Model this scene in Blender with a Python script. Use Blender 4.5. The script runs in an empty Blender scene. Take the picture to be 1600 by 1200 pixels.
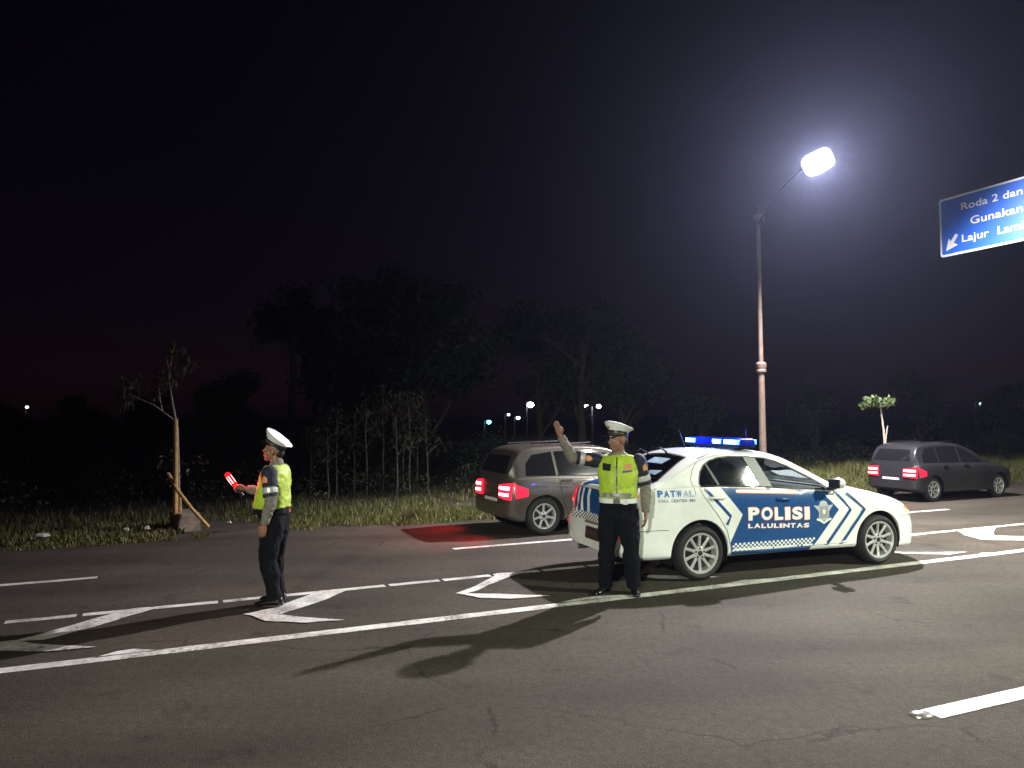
import bpy, bmesh, math, random
import numpy as np
from mathutils import Vector, Matrix, noise
from mathutils.bvhtree import BVHTree

random.seed(7)
rng = np.random.default_rng(7)
R = math.radians
scene = bpy.context.scene
COL = scene.collection

# ------------------------------------------------------------------ camera
cam_data = bpy.data.cameras.new('camera')
cam_data.sensor_width = 36.0
cam_data.lens = 27.0
cam_data.clip_start = 0.05
cam_data.clip_end = 2000.0
cam = bpy.data.objects.new('camera', cam_data)
COL.objects.link(cam)
_p, _r = R(2.29), R(0.4)
_F = Vector((0, math.cos(_p), math.sin(_p)))
_U0 = Vector((0, -math.sin(_p), math.cos(_p)))
_R0 = Vector((1, 0, 0))
_Rt = math.cos(_r) * _R0 - math.sin(_r) * _U0
_Up = math.sin(_r) * _R0 + math.cos(_r) * _U0
_m = Matrix((_Rt, _Up, -_F)).transposed().to_4x4()
_m.translation = Vector((0, 0, 1.92))
cam.matrix_world = _m
scene.camera = cam

# ------------------------------------------------------------------ night sky
world = bpy.data.worlds.new('World')
scene.world = world
world.use_nodes = True
wn = world.node_tree
wn.nodes.clear()
w_out = wn.nodes.new('ShaderNodeOutputWorld')
w_bg = wn.nodes.new('ShaderNodeBackground')
w_sky = wn.nodes.new('ShaderNodeTexSky')
w_sky.sky_type = 'NISHITA'
w_sky.sun_disc = False
w_sky.sun_elevation = R(40.0)
w_sky.sun_rotation = R(210)
w_mix = wn.nodes.new('ShaderNodeMix')
w_mix.data_type = 'RGBA'
w_mix.blend_type = 'MULTIPLY'
w_mix.inputs['Factor'].default_value = 1.0
w_mix.inputs['B'].default_value = (.72, .25, .48, 1)
wn.links.new(w_sky.outputs[0], w_mix.inputs['A'])
wn.links.new(w_mix.outputs['Result'], w_bg.inputs['Color'])
w_bg.inputs['Strength'].default_value = 0.0013
wn.links.new(w_bg.outputs[0], w_out.inputs['Surface'])

moon_d = bpy.data.lights.new('moon', 'SUN')
moon_d.energy = 0.006
moon_d.angle = R(0.5)
moon_d.color = (0.8, 0.85, 1.0)
moon = bpy.data.objects.new('moon', moon_d)
COL.objects.link(moon)
moon.rotation_euler = (R(50), 0, R(-30))
moon.location = (0, 0, 40)

# ------------------------------------------------------------------ render settings
scene.view_settings.view_transform = 'Standard'
scene.view_settings.look = 'None'
scene.view_settings.exposure = 0.0
scene.view_settings.gamma = 1.0
scene.view_settings.use_curve_mapping = False
scene.render.engine = 'CYCLES'
scene.cycles.use_denoising = True
scene.cycles.max_bounces = 6
scene.cycles.transparent_max_bounces = 12
scene.cycles.sample_clamp_indirect = 4.0
scene.cycles.caustics_reflective = False
scene.cycles.caustics_refractive = False

# ------------------------------------------------------------------ helpers
def tag(o, label=None, cat=None, group=None, kind=None):
    if label: o['label'] = label
    if cat: o['category'] = cat
    if group: o['group'] = group
    if kind: o['kind'] = kind
    return o

def empty(name, loc=(0, 0, 0), rz=0, parent=None):
    o = bpy.data.objects.new(name, None)
    o.empty_display_size = 0.1
    COL.objects.link(o)
    o.location = loc
    o.rotation_euler = (0, 0, rz)
    o.parent = parent
    return o

def new_mesh(name, v, f, smooth=True, sharp=35):
    me = bpy.data.meshes.new(name)
    me.from_pydata([tuple(map(float, p)) for p in v], [], f)
    me.validate()
    if smooth:
        me.shade_smooth()
        if sharp: me.set_sharp_from_angle(angle=R(sharp))
    return me

def link(name, me, mat, parent=None, loc=(0, 0, 0), rot=(0, 0, 0)):
    o = bpy.data.objects.new(name, me)
    COL.objects.link(o)
    if mat is not None:
        me.materials.clear()
        me.materials.append(mat)
    o.location = loc
    o.rotation_euler = rot
    o.parent = parent
    return o

class MB:
    def __init__(s): s.v = []; s.f = []
    def add(s, v, f):
        n = len(s.v)
        s.v += [tuple(p) for p in v]
        s.f += [tuple(i + n for i in q) for q in f]
        return s
    def box(s, c, d, rz=0, rot=None):
        m = rot if rot is not None else Matrix.Rotation(rz, 3, 'Z')
        v = []
        for x in (-.5, .5):
            for y in (-.5, .5):
                for z in (-.5, .5):
                    v.append(Vector(c) + m @ Vector((x * d[0], y * d[1], z * d[2])))
        return s.add(v, [(0, 1, 3, 2), (4, 6, 7, 5), (0, 4, 5, 1), (2, 3, 7, 6), (0, 2, 6, 4), (1, 5, 7, 3)])
    def tube(s, path, rad, n=10, ref=(0, 0, 1), cap=True):
        """path: points; rad: radius or (ra, rb) per point, ra along the side axis, rb along the other"""
        path = [Vector(p) for p in path]
        rings = []
        for i, p in enumerate(path):
            t = (path[min(i + 1, len(path) - 1)] - path[max(i - 1, 0)])
            if t.length < 1e-9: t = Vector((0, 0, 1))
            t.normalize()
            rf = Vector(ref)
            if abs(t.dot(rf)) > .95: rf = Vector((0, -1, 0)) if abs(t.y) < .9 else Vector((1, 0, 0))
            a = t.cross(rf).normalized()
            b = a.cross(t).normalized()
            q = rad[i] if isinstance(rad, (list, tuple)) and isinstance(rad[0], (list, tuple)) else ((rad[i], rad[i]) if isinstance(rad, (list, tuple)) else (rad, rad))
            rings.append([p + a * (q[0] * math.cos(2 * math.pi * k / n)) + b * (q[1] * math.sin(2 * math.pi * k / n)) for k in range(n)])
        return s.rings(rings, cap)
    def rings(s, rings, cap=True):
        n = len(rings[0]); v = []; f = []
        for r in rings: v += r
        for i in range(len(rings) - 1):
            for k in range(n):
                k2 = (k + 1) % n
                f.append((i * n + k, i * n + k2, (i + 1) * n + k2, (i + 1) * n + k))
        if cap:
            f.append(tuple(range(n))[::-1])
            f.append(tuple((len(rings) - 1) * n + k for k in range(n)))
        return s.add(v, f)
    def lathe(s, prof, n=32, axis='Z', c=(0, 0, 0), a0=0, cap=True):
        """prof: (r, h) list; revolve round axis"""
        rings = []
        for (r, h) in prof:
            ring = []
            for k in range(n):
                a = a0 + 2 * math.pi * k / n
                x, y = r * math.cos(a), r * math.sin(a)
                p = (x, y, h) if axis == 'Z' else ((x, h, y) if axis == 'Y' else (h, x, y))
                ring.append(Vector(c) + Vector(p))
            rings.append(ring)
        return s.rings(rings, cap)
    def ell(s, c, d, rot=None, n=16, m=10):
        rot = rot or Matrix.Identity(3)
        rings = []
        for i in range(m + 1):
            th = math.pi * (i + .02) / (m + .04)
            rings.append([Vector(c) + rot @ Vector((d[0] * math.sin(th) * math.cos(2 * math.pi * k / n), d[1] * math.sin(th) * math.sin(2 * math.pi * k / n), d[2] * math.cos(th))) for k in range(n)])
        return s.rings(rings, True)
    def prism(s, poly, axis, lo, hi):
        """poly of 2-D points; axis X -> (y,z), Y -> (x,z), Z -> (x,y)"""
        def P(q, h): return {'X': (h, q[0], q[1]), 'Y': (q[0], h, q[1]), 'Z': (q[0], q[1], h)}[axis]
        n = len(poly)
        v = [P(q, lo) for q in poly] + [P(q, hi) for q in poly]
        f = [tuple(range(n))[::-1], tuple(range(n, 2 * n))] + [(i, (i + 1) % n, n + (i + 1) % n, n + i) for i in range(n)]
        return s.add(v, f)
    def mesh(s, name='m', smooth=True, sharp=35, fix=True):
        me = new_mesh(name, s.v, s.f, False)
        if fix:
            bm = bmesh.new(); bm.from_mesh(me)
            bmesh.ops.recalc_face_normals(bm, faces=bm.faces)
            bm.to_mesh(me); bm.free()
        if smooth:
            me.shade_smooth()
            if sharp: me.set_sharp_from_angle(angle=R(sharp))
        return me
    def build(s, name, mat, parent=None, loc=(0, 0, 0), rot=(0, 0, 0), smooth=True, sharp=35):
        return link(name, s.mesh(name, smooth, sharp), mat, parent, loc, rot)

def eval_mods(me, mods):
    """apply modifiers to a mesh, return a new mesh"""
    o = bpy.data.objects.new('tmp', me)
    COL.objects.link(o)
    for typ, kw in mods:
        m = o.modifiers.new(typ, typ)
        for k, v in kw.items(): setattr(m, k, v)
    dg = bpy.context.evaluated_depsgraph_get()
    dg.update()
    out = bpy.data.meshes.new_from_object(o.evaluated_get(dg), depsgraph=dg)
    bpy.data.objects.remove(o)
    return out

def boolean(me, cutters):
    tmp = []
    mods = []
    for c in cutters:
        o = bpy.data.objects.new('cut', c); COL.objects.link(o); tmp.append(o)
        mods.append(('BOOLEAN', dict(operation='DIFFERENCE', object=o, solver='EXACT')))
    out = eval_mods(me, mods)
    for o in tmp: bpy.data.objects.remove(o)
    return out

def remesh(mb, voxel, smooth=4, fac=.5):
    me = mb.mesh('r', False)
    out = eval_mods(me, [('REMESH', dict(mode='VOXEL', voxel_size=voxel, use_smooth_shade=True)),
                         ('SMOOTH', dict(factor=fac, iterations=smooth))])
    return out

def wrinkle(me, amp, scale, seed=0.0, zs=1.0):
    n = len(me.vertices)
    co = np.empty(n * 3); me.vertices.foreach_get('co', co); co = co.reshape(-1, 3)
    no = np.array([v.normal for v in me.vertices])
    d = np.array([noise.noise(Vector((p[0] * scale + seed, p[1] * scale, p[2] * scale * zs))) + .5 * noise.noise(Vector((p[0] * scale * 2.3, p[1] * scale * 2.3 + seed, p[2] * scale * zs * 2.3))) for p in co])
    co += no * (amp * d)[:, None]
    me.vertices.foreach_set('co', co.ravel()); me.update()
    return me

def bvh_of(me):
    return BVHTree.FromPolygons([v.co[:] for v in me.vertices], [p.vertices[:] for p in me.polygons])

def flat_bm(polys, step):
    bm = bmesh.new()
    for pl in polys:
        vs = [bm.verts.new((q[0], q[1], 0)) for q in pl]
        try: bm.faces.new(vs)
        except ValueError: pass
    return grid_cut(bm, step)

def grid_cut(bm, step):
    bmesh.ops.triangulate(bm, faces=bm.faces[:])
    if bm.verts and step:
        for ax in (0, 1):
            lo = min(v.co[ax] for v in bm.verts); hi = max(v.co[ax] for v in bm.verts)
            k = math.ceil(lo / step) * step
            while k < hi - 1e-6:
                co = [0, 0, 0]; co[ax] = k
                no = [0, 0, 0]; no[ax] = 1
                bmesh.ops.bisect_plane(bm, geom=bm.verts[:] + bm.edges[:] + bm.faces[:], plane_co=co, plane_no=no)
                k += step
    bmesh.ops.triangulate(bm, faces=bm.faces[:])
    return bm

def text_bm(txt, size, bold=0.0, shear=0.0, spacing=1.0, step=None):
    cu = bpy.data.curves.new('t', 'FONT')
    cu.body = txt; cu.size = size; cu.offset = bold; cu.shear = shear; cu.space_character = spacing
    cu.resolution_u = 4
    o = bpy.data.objects.new('t', cu); COL.objects.link(o)
    dg = bpy.context.evaluated_depsgraph_get(); dg.update()
    me = bpy.data.meshes.new_from_object(o.evaluated_get(dg), depsgraph=dg)
    bpy.data.objects.remove(o)
    bm = bmesh.new(); bm.from_mesh(me)
    return bm

def fit_bm(bm, x0, x1, y0, y1, tilt=0.0):
    xs = [v.co.x for v in bm.verts]; ys = [v.co.y for v in bm.verts]
    ax, bx, ay, by = min(xs), max(xs), min(ys), max(ys)
    for v in bm.verts:
        fx = (v.co.x - ax) / (bx - ax)
        v.co = Vector((x0 + (x1 - x0) * fx, y0 + (y1 - y0) * (v.co.y - ay) / (by - ay) + tilt * fx, 0))
    return bm

def decal(name, bm, org, dirv, bvh, off, mat, parent, shift=(0, 0, 0), thick=0.0, label=None):
    """lay a flat shape on a curved surface: org(x, y) -> ray start, dirv -> ray direction"""
    d = Vector(dirv).normalized()
    nv = []
    for v in bm.verts:
        o = Vector(org(v.co.x, v.co.y))
        h = bvh.ray_cast(o, d)
        if h[0] is None:
            h = bvh.find_nearest(o + d * .3)
        p = h[0] - d * off
        nv.append(p)
    for v, p in zip(bm.verts, nv): v.co = p - Vector(shift)
    for f in bm.faces:
        f.normal_update()
    s = sum((f.normal.dot(d) * f.calc_area() for f in bm.faces))
    if s > 0: bmesh.ops.reverse_faces(bm, faces=bm.faces[:])
    if thick:
        r = bmesh.ops.extrude_face_region(bm, geom=bm.faces[:])
        vs = [g for g in r['geom'] if isinstance(g, bmesh.types.BMVert)]
        for v in vs: v.co -= d * thick
        bmesh.ops.recalc_face_normals(bm, faces=bm.faces[:])
    me = bpy.data.meshes.new(name)
    bm.to_mesh(me); bm.free()
    me.shade_smooth(); me.set_sharp_from_angle(angle=R(35))
    o = link(name, me, mat, parent)
    if label: o['label'] = label
    return o

def strip(pts, w):
    """a band of width w along a polyline, as quads"""
    out = []
    P = [Vector((p[0], p[1])) for p in pts]
    L = []; Rr = []
    for i, p in enumerate(P):
        t = (P[min(i + 1, len(P) - 1)] - P[max(i - 1, 0)]).normalized()
        nn = Vector((-t.y, t.x))
        L.append(p + nn * w / 2); Rr.append(p - nn * w / 2)
    for i in range(len(P) - 1): out.append([L[i], Rr[i], Rr[i + 1], L[i + 1]])
    return out

def pchip(xs, ys):
    xs = np.array(xs, float); ys = np.array(ys, float)
    h = np.diff(xs); d = np.diff(ys) / h
    m = np.zeros(len(xs)); m[0] = d[0]; m[-1] = d[-1]
    for i in range(1, len(xs) - 1):
        if d[i - 1] * d[i] > 0:
            w1 = 2 * h[i] + h[i - 1]; w2 = h[i] + 2 * h[i - 1]
            m[i] = (w1 + w2) / (w1 / d[i - 1] + w2 / d[i])
    def f(x):
        x = min(max(x, xs[0]), xs[-1])
        i = int(min(max(np.searchsorted(xs, x) - 1, 0), len(xs) - 2))
        t = (x - xs[i]) / h[i]
        return ((2 * t**3 - 3 * t**2 + 1) * ys[i] + (t**3 - 2 * t**2 + t) * h[i] * m[i] + (-2 * t**3 + 3 * t**2) * ys[i + 1] + (t**3 - t**2) * h[i] * m[i + 1])
    return f

# ------------------------------------------------------------------ materials
def mat(name, col, rough=.6, metal=0.0, spec=.5, coat=0.0, noise_amt=0.0, noise_scale=8.0, bump=0.0, bump_scale=60.0, emit=None, estr=0.0, trans=0.0, ior=1.45, sheen=0.0):
    m = bpy.data.materials.new(name)
    m.use_nodes = True
    nt = m.node_tree
    b = nt.nodes['Principled BSDF']
    b.inputs['Base Color'].default_value = (*col, 1)
    b.inputs['Roughness'].default_value = rough
    b.inputs['Metallic'].default_value = metal
    b.inputs['Specular IOR Level'].default_value = spec
    b.inputs['Coat Weight'].default_value = coat
    b.inputs['Coat Roughness'].default_value = .06
    b.inputs['Transmission Weight'].default_value = trans
    b.inputs['IOR'].default_value = ior
    if sheen: b.inputs['Sheen Weight'].default_value = sheen
    if emit:
        b.inputs['Emission Color'].default_value = (*emit, 1)
        b.inputs['Emission Strength'].default_value = estr
    if noise_amt or bump:
        tc = nt.nodes.new('ShaderNodeTexCoord')
    if noise_amt:
        n = nt.nodes.new('ShaderNodeTexNoise'); n.inputs['Scale'].default_value = noise_scale; n.inputs['Detail'].default_value = 6
        nt.links.new(tc.outputs['Object'], n.inputs['Vector'])
        r = nt.nodes.new('ShaderNodeMapRange')
        r.inputs['From Min'].default_value = .3; r.inputs['From Max'].default_value = .7
        r.inputs['To Min'].default_value = 1 - noise_amt; r.inputs['To Max'].default_value = 1 + noise_amt
        nt.links.new(n.outputs['Fac'], r.inputs['Value'])
        mx = nt.nodes.new('ShaderNodeMix'); mx.data_type = 'RGBA'; mx.blend_type = 'MULTIPLY'
        mx.inputs['Factor'].default_value = 1
        mx.inputs['A'].default_value = (*col, 1)
        nt.links.new(r.outputs['Result'], mx.inputs['B'])
        nt.links.new(mx.outputs['Result'], b.inputs['Base Color'])
    if bump:
        n2 = nt.nodes.new('ShaderNodeTexNoise'); n2.inputs['Scale'].default_value = bump_scale; n2.inputs['Detail'].default_value = 4
        nt.links.new(tc.outputs['Object'], n2.inputs['Vector'])
        bp = nt.nodes.new('ShaderNodeBump'); bp.inputs['Strength'].default_value = bump; bp.inputs['Distance'].default_value = .01
        nt.links.new(n2.outputs['Fac'], bp.inputs['Height'])
        nt.links.new(bp.outputs['Normal'], b.inputs['Normal'])
    return m

def emitter(name, col, s):
    m = bpy.data.materials.new(name); m.use_nodes = True
    nt = m.node_tree; nt.nodes.clear()
    e = nt.nodes.new('ShaderNodeEmission'); e.inputs['Color'].default_value = (*col, 1); e.inputs['Strength'].default_value = s
    o = nt.nodes.new('ShaderNodeOutputMaterial'); nt.links.new(e.outputs[0], o.inputs['Surface'])
    return m

def glass_mat(name, tint, dark):
    """thin car glass: tinted see-through plus a mirror reflection by angle"""
    m = bpy.data.materials.new(name); m.use_nodes = True
    nt = m.node_tree; nt.nodes.clear()
    tr = nt.nodes.new('ShaderNodeBsdfTransparent'); tr.inputs['Color'].default_value = (*tint, 1)
    gl = nt.nodes.new('ShaderNodeBsdfGlossy'); gl.inputs['Roughness'].default_value = .03
    fr = nt.nodes.new('ShaderNodeFresnel'); fr.inputs['IOR'].default_value = 1.5
    ad = nt.nodes.new('ShaderNodeMath'); ad.operation = 'ADD'; ad.inputs[1].default_value = dark
    mx = nt.nodes.new('ShaderNodeMixShader')
    o = nt.nodes.new('ShaderNodeOutputMaterial')
    nt.links.new(fr.outputs[0], ad.inputs[0]); nt.links.new(ad.outputs[0], mx.inputs[0])
    nt.links.new(tr.outputs[0], mx.inputs[1]); nt.links.new(gl.outputs[0], mx.inputs[2]); nt.links.new(mx.outputs[0], o.inputs['Surface'])
    return m

RA_ = math.radians(23.5)
def asphalt_mat():
    m = bpy.data.materials.new('asphalt'); m.use_nodes = True
    nt = m.node_tree; b = nt.nodes['Principled BSDF']; L = nt.links
    tc = nt.nodes.new('ShaderNodeTexCoord')
    big = nt.nodes.new('ShaderNodeTexNoise'); big.inputs['Scale'].default_value = .45; big.inputs['Detail'].default_value = 5; big.inputs['Roughness'].default_value = .6
    mp = nt.nodes.new('ShaderNodeMapping'); mp.inputs['Rotation'].default_value = (0, 0, R(-23.5)); mp.inputs['Scale'].default_value = (.25, 1.3, 1)
    L.new(tc.outputs['Object'], mp.inputs['Vector'])
    streak = nt.nodes.new('ShaderNodeTexNoise'); streak.inputs['Scale'].default_value = .9; streak.inputs['Detail'].default_value = 4
    L.new(mp.outputs[0], streak.inputs['Vector'])
    fine = nt.nodes.new('ShaderNodeTexNoise'); fine.inputs['Scale'].default_value = 130; fine.inputs['Detail'].default_value = 3
    spk = nt.nodes.new('ShaderNodeTexVoronoi'); spk.inputs['Scale'].default_value = 95
    for n in (big, fine, spk): L.new(tc.outputs['Object'], n.inputs['Vector'])
    r1 = nt.nodes.new('ShaderNodeValToRGB')
    r1.color_ramp.elements[0].position = .3; r1.color_ramp.elements[0].color = (.050, .044, .0335, 1)
    r1.color_ramp.elements[1].position = .7; r1.color_ramp.elements[1].color = (.080, .070, .055, 1)
    L.new(big.outputs['Fac'], r1.inputs['Fac'])
    def mul(a, fac_out, lo, hi, f0=.3, f1=.7):
        rg = nt.nodes.new('ShaderNodeMapRange'); rg.inputs['From Min'].default_value = f0; rg.inputs['From Max'].default_value = f1
        rg.inputs['To Min'].default_value = lo; rg.inputs['To Max'].default_value = hi
        L.new(fac_out, rg.inputs['Value'])
        x = nt.nodes.new('ShaderNodeMix'); x.data_type = 'RGBA'; x.blend_type = 'MULTIPLY'; x.inputs['Factor'].default_value = 1
        L.new(a, x.inputs['A']); L.new(rg.outputs['Result'], x.inputs['B'])
        return x.outputs['Result']
    c = mul(r1.outputs['Color'], streak.outputs['Fac'], .78, 1.2)
    c = mul(c, fine.outputs['Fac'], .30, 1.75)
    c = mul(c, spk.outputs['Distance'], 2.3, .80, .0, .22)
    med = nt.nodes.new('ShaderNodeTexNoise'); med.inputs['Scale'].default_value = 17; med.inputs['Detail'].default_value = 5; med.inputs['Roughness'].default_value = .75
    L.new(tc.outputs['Object'], med.inputs['Vector'])
    c = mul(c, med.outputs['Fac'], .72, 1.3)
    # oil drips and tar specks
    oil = nt.nodes.new('ShaderNodeTexNoise'); oil.inputs['Scale'].default_value = 2.1; oil.inputs['Detail'].default_value = 7; oil.inputs['Roughness'].default_value = .65
    L.new(tc.outputs['Object'], oil.inputs['Vector'])
    c = mul(c, oil.outputs['Fac'], .62, 1.0, .30, .42)
    # cracks: edges of large warped cells, only here and there
    wv = nt.nodes.new('ShaderNodeMix'); wv.data_type = 'VECTOR'; wv.inputs['Factor'].default_value = .25
    L.new(tc.outputs['Object'], wv.inputs['A']); L.new(oil.outputs['Color'], wv.inputs['B'])
    cr = nt.nodes.new('ShaderNodeTexVoronoi'); cr.feature = 'DISTANCE_TO_EDGE'; cr.inputs['Scale'].default_value = .75
    L.new(wv.outputs['Result'], cr.inputs['Vector'])
    gate = nt.nodes.new('ShaderNodeMapRange'); gate.inputs['From Min'].default_value = .52; gate.inputs['From Max'].default_value = .60
    L.new(streak.outputs['Fac'], gate.inputs['Value'])
    cm = nt.nodes.new('ShaderNodeMapRange'); cm.inputs['From Min'].default_value = .0; cm.inputs['From Max'].default_value = .010; cm.inputs['To Min'].default_value = .45; cm.inputs['To Max'].default_value = 1
    L.new(cr.outputs['Distance'], cm.inputs['Value'])
    cx = nt.nodes.new('ShaderNodeMix'); cx.data_type = 'FLOAT'; cx.inputs['A'].default_value = 1.0
    L.new(gate.outputs['Result'], cx.inputs['Factor']); L.new(cm.outputs['Result'], cx.inputs['B'])
    c = mul(c, cx.outputs['Result'], 0, 1, 0, 1)
    # wheel tracks polished along the lanes
    sx_ = nt.nodes.new('ShaderNodeSeparateXYZ')
    m2 = nt.nodes.new('ShaderNodeMapping'); m2.vector_type = 'TEXTURE'; m2.inputs['Rotation'].default_value = (0, 0, RA_)
    L.new(tc.outputs['Object'], m2.inputs['Vector']); L.new(m2.outputs[0], sx_.inputs[0])
    sn = nt.nodes.new('ShaderNodeMath'); sn.operation = 'SINE'
    k_ = nt.nodes.new('ShaderNodeMath'); k_.operation = 'MULTIPLY'; k_.inputs[1].default_value = 3.6
    L.new(sx_.outputs['Y'], k_.inputs[0]); L.new(k_.outputs[0], sn.inputs[0])
    c = mul(c, sn.outputs[0], .90, 1.08, -1, 1)
    L.new(c, b.inputs['Base Color'])
    b.inputs['Roughness'].default_value = .85
    b.inputs['Specular IOR Level'].default_value = .12
    bp = nt.nodes.new('ShaderNodeBump'); bp.inputs['Strength'].default_value = .55; bp.inputs['Distance'].default_value = .006
    ad = nt.nodes.new('ShaderNodeMath'); ad.operation = 'ADD'
    L.new(fine.outputs['Fac'], ad.inputs[0]); L.new(spk.outputs['Distance'], ad.inputs[1])
    L.new(ad.outputs[0], bp.inputs['Height']); L.new(bp.outputs['Normal'], b.inputs['Normal'])
    return m

def paint_line_mat():
    m = bpy.data.materials.new('road_paint'); m.use_nodes = True
    nt = m.node_tree; b = nt.nodes['Principled BSDF']; L = nt.links
    tc = nt.nodes.new('ShaderNodeTexCoord')
    n1 = nt.nodes.new('ShaderNodeTexNoise'); n1.inputs['Scale'].default_value = 26; n1.inputs['Detail'].default_value = 6; n1.inputs['Roughness'].default_value = .7
    n2 = nt.nodes.new('ShaderNodeTexNoise'); n2.inputs['Scale'].default_value = 1.6; n2.inputs['Detail'].default_value = 3
    for n in (n1, n2): L.new(tc.outputs['Object'], n.inputs['Vector'])
    ad = nt.nodes.new('ShaderNodeMath'); ad.operation = 'MULTIPLY_ADD'; ad.inputs[1].default_value = .55
    L.new(n2.outputs['Fac'], ad.inputs[0]); L.new(n1.outputs['Fac'], ad.inputs[2])
    rp = nt.nodes.new('ShaderNodeValToRGB')
    e = rp.color_ramp.elements
    e[0].position = .60; e[0].color = (.10, .095, .085, 1)
    e[1].position = .72; e[1].color = (.62, .61, .56, 1)
    x = e.new(.95); x.color = (.80, .79, .75, 1)
    L.new(ad.outputs[0], rp.inputs['Fac'])
    n3 = nt.nodes.new('ShaderNodeTexNoise'); n3.inputs['Scale'].default_value = 3.2; n3.inputs['Detail'].default_value = 6; n3.inputs['Roughness'].default_value = .7
    L.new(tc.outputs['Object'], n3.inputs['Vector'])
    g3 = nt.nodes.new('ShaderNodeMapRange'); g3.inputs['From Min'].default_value = .32; g3.inputs['From Max'].default_value = .62; g3.inputs['To Min'].default_value = .50; g3.inputs['To Max'].default_value = 1.0
    L.new(n3.outputs['Fac'], g3.inputs['Value'])
    x3 = nt.nodes.new('ShaderNodeMix'); x3.data_type = 'RGBA'; x3.blend_type = 'MULTIPLY'; x3.inputs['Factor'].default_value = 1
    L.new(rp.outputs['Color'], x3.inputs['A']); L.new(g3.outputs['Result'], x3.inputs['B']); L.new(x3.outputs['Result'], b.inputs['Base Color'])
    b.inputs['Roughness'].default_value = .55
    bp = nt.nodes.new('ShaderNodeBump'); bp.inputs['Strength'].default_value = .3; bp.inputs['Distance'].default_value = .004
    L.new(n1.outputs['Fac'], bp.inputs['Height']); L.new(bp.outputs['Normal'], b.inputs['Normal'])
    return m

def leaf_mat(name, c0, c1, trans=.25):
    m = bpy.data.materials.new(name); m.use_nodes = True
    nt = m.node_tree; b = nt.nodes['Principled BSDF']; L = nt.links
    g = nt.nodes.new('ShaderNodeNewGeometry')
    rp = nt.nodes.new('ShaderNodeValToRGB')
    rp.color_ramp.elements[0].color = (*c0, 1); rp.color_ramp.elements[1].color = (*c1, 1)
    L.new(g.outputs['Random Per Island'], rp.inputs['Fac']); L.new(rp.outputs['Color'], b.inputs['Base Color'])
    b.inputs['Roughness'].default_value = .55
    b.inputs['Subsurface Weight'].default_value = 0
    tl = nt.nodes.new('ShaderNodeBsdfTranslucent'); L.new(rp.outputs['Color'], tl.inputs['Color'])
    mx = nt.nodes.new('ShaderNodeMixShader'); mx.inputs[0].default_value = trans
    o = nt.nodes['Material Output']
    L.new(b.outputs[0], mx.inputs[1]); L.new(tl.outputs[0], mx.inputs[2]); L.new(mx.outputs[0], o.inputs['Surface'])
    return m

M = {}
M['asphalt'] = asphalt_mat()
M['paint'] = paint_line_mat()
M['soil'] = mat('soil', (.045, .036, .024), .95, noise_amt=.5, noise_scale=2.5, bump=.8, bump_scale=14)
M['white_paint'] = mat('white_paint', (.76, .78, .76), .25, coat=.7, noise_amt=.09, noise_scale=4)
M['blue_vinyl'] = mat('blue_vinyl', (.009, .066, .215), .3, coat=.35, noise_amt=.10, noise_scale=14)
M['blue_letter'] = mat('blue_letter', (.012, .13, .42), .35)
M['grey_letter'] = mat('grey_letter', (.18, .2, .24), .4)
M['pale_letter'] = mat('pale_letter', (.30, .42, .56), .4)
M['white_vinyl'] = mat('white_vinyl', (.80, .80, .76), .4)
M['red_vinyl'] = mat('red_vinyl', (.62, .07, .03), .4)
M['orange_vinyl'] = mat('orange_vinyl', (.75, .25, .12), .4)
M['silver_vinyl'] = mat('silver_vinyl', (.52, .54, .56), .4, metal=.3)
M['black_vinyl'] = mat('black_vinyl', (.012, .013, .018), .4)
M['seam'] = mat('seam', (.02, .02, .02), .8)
M['rubber'] = mat('rubber', (.016, .016, .017), .75, noise_amt=.3, noise_scale=30, bump=.2, bump_scale=120)
M['black_plastic'] = mat('black_plastic', (.012, .012, .014), .45)
M['alloy'] = mat('alloy', (.50, .50, .50), .32, metal=.35, coat=.5, noise_amt=.08)
M['chrome'] = mat('chrome', (.75, .75, .76), .12, metal=1.0)
M['stud_metal'] = mat('stud_metal', (.55, .54, .50), .25, metal=.7, noise_amt=.3, noise_scale=40)
M['brake'] = mat('brake', (.03, .03, .03), .6, metal=.4)
M['glass_tint'] = glass_mat('glass_tint', (.30, .33, .34), .10)
M['glass_clear'] = glass_mat('glass_clear', (.62, .68, .68), .03)
M['seat'] = mat('seat', (.10, .10, .105), .85, bump=.2)
M['cabin'] = mat('cabin', (.045, .045, .05), .8)
M['red_lens'] = mat('red_lens', (.35, .008, .01), .15, coat=.5, emit=(1, .03, .06), estr=.55)
M['clear_lens'] = mat('clear_lens', (.75, .75, .72), .12, coat=.6, emit=(1, .86, .62), estr=.55)
M['amber_lens'] = mat('amber_lens', (.7, .22, .03), .2, emit=(1, .4, .1), estr=.3)
M['plate'] = mat('plate', (.035, .018, .012), .4, bump=.3, bump_scale=40)
M['plate_mark'] = mat('plate_mark', (.12, .075, .05), .5)
M['blue_glow'] = emitter('blue_glow', (.05, .22, 1.0), 11.0)
M['blue_core'] = emitter('blue_core', (.55, .78, 1.0), 30.0)
M['blue_dome'] = mat('blue_dome', (.005, .015, .25), .15, coat=.6, emit=(.0, .03, 1.0), estr=.16)
M['tail_glow'] = emitter('tail_glow', (1.0, .012, .03), 3.5)
M['tail_core'] = emitter('tail_core', (1.0, .45, .40), 16.0)
M['red_wand'] = emitter('red_wand', (1.0, .004, .008), 4.0)
M['red_wand_core'] = emitter('red_wand_core', (1.0, .50, .46), 12.0)
M['lamp_face'] = emitter('lamp_face', (.92, .95, 1.0), 60.0)
M['skin'] = mat('skin', (.24, .12, .075), .5, noise_amt=.12, noise_scale=20)
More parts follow.
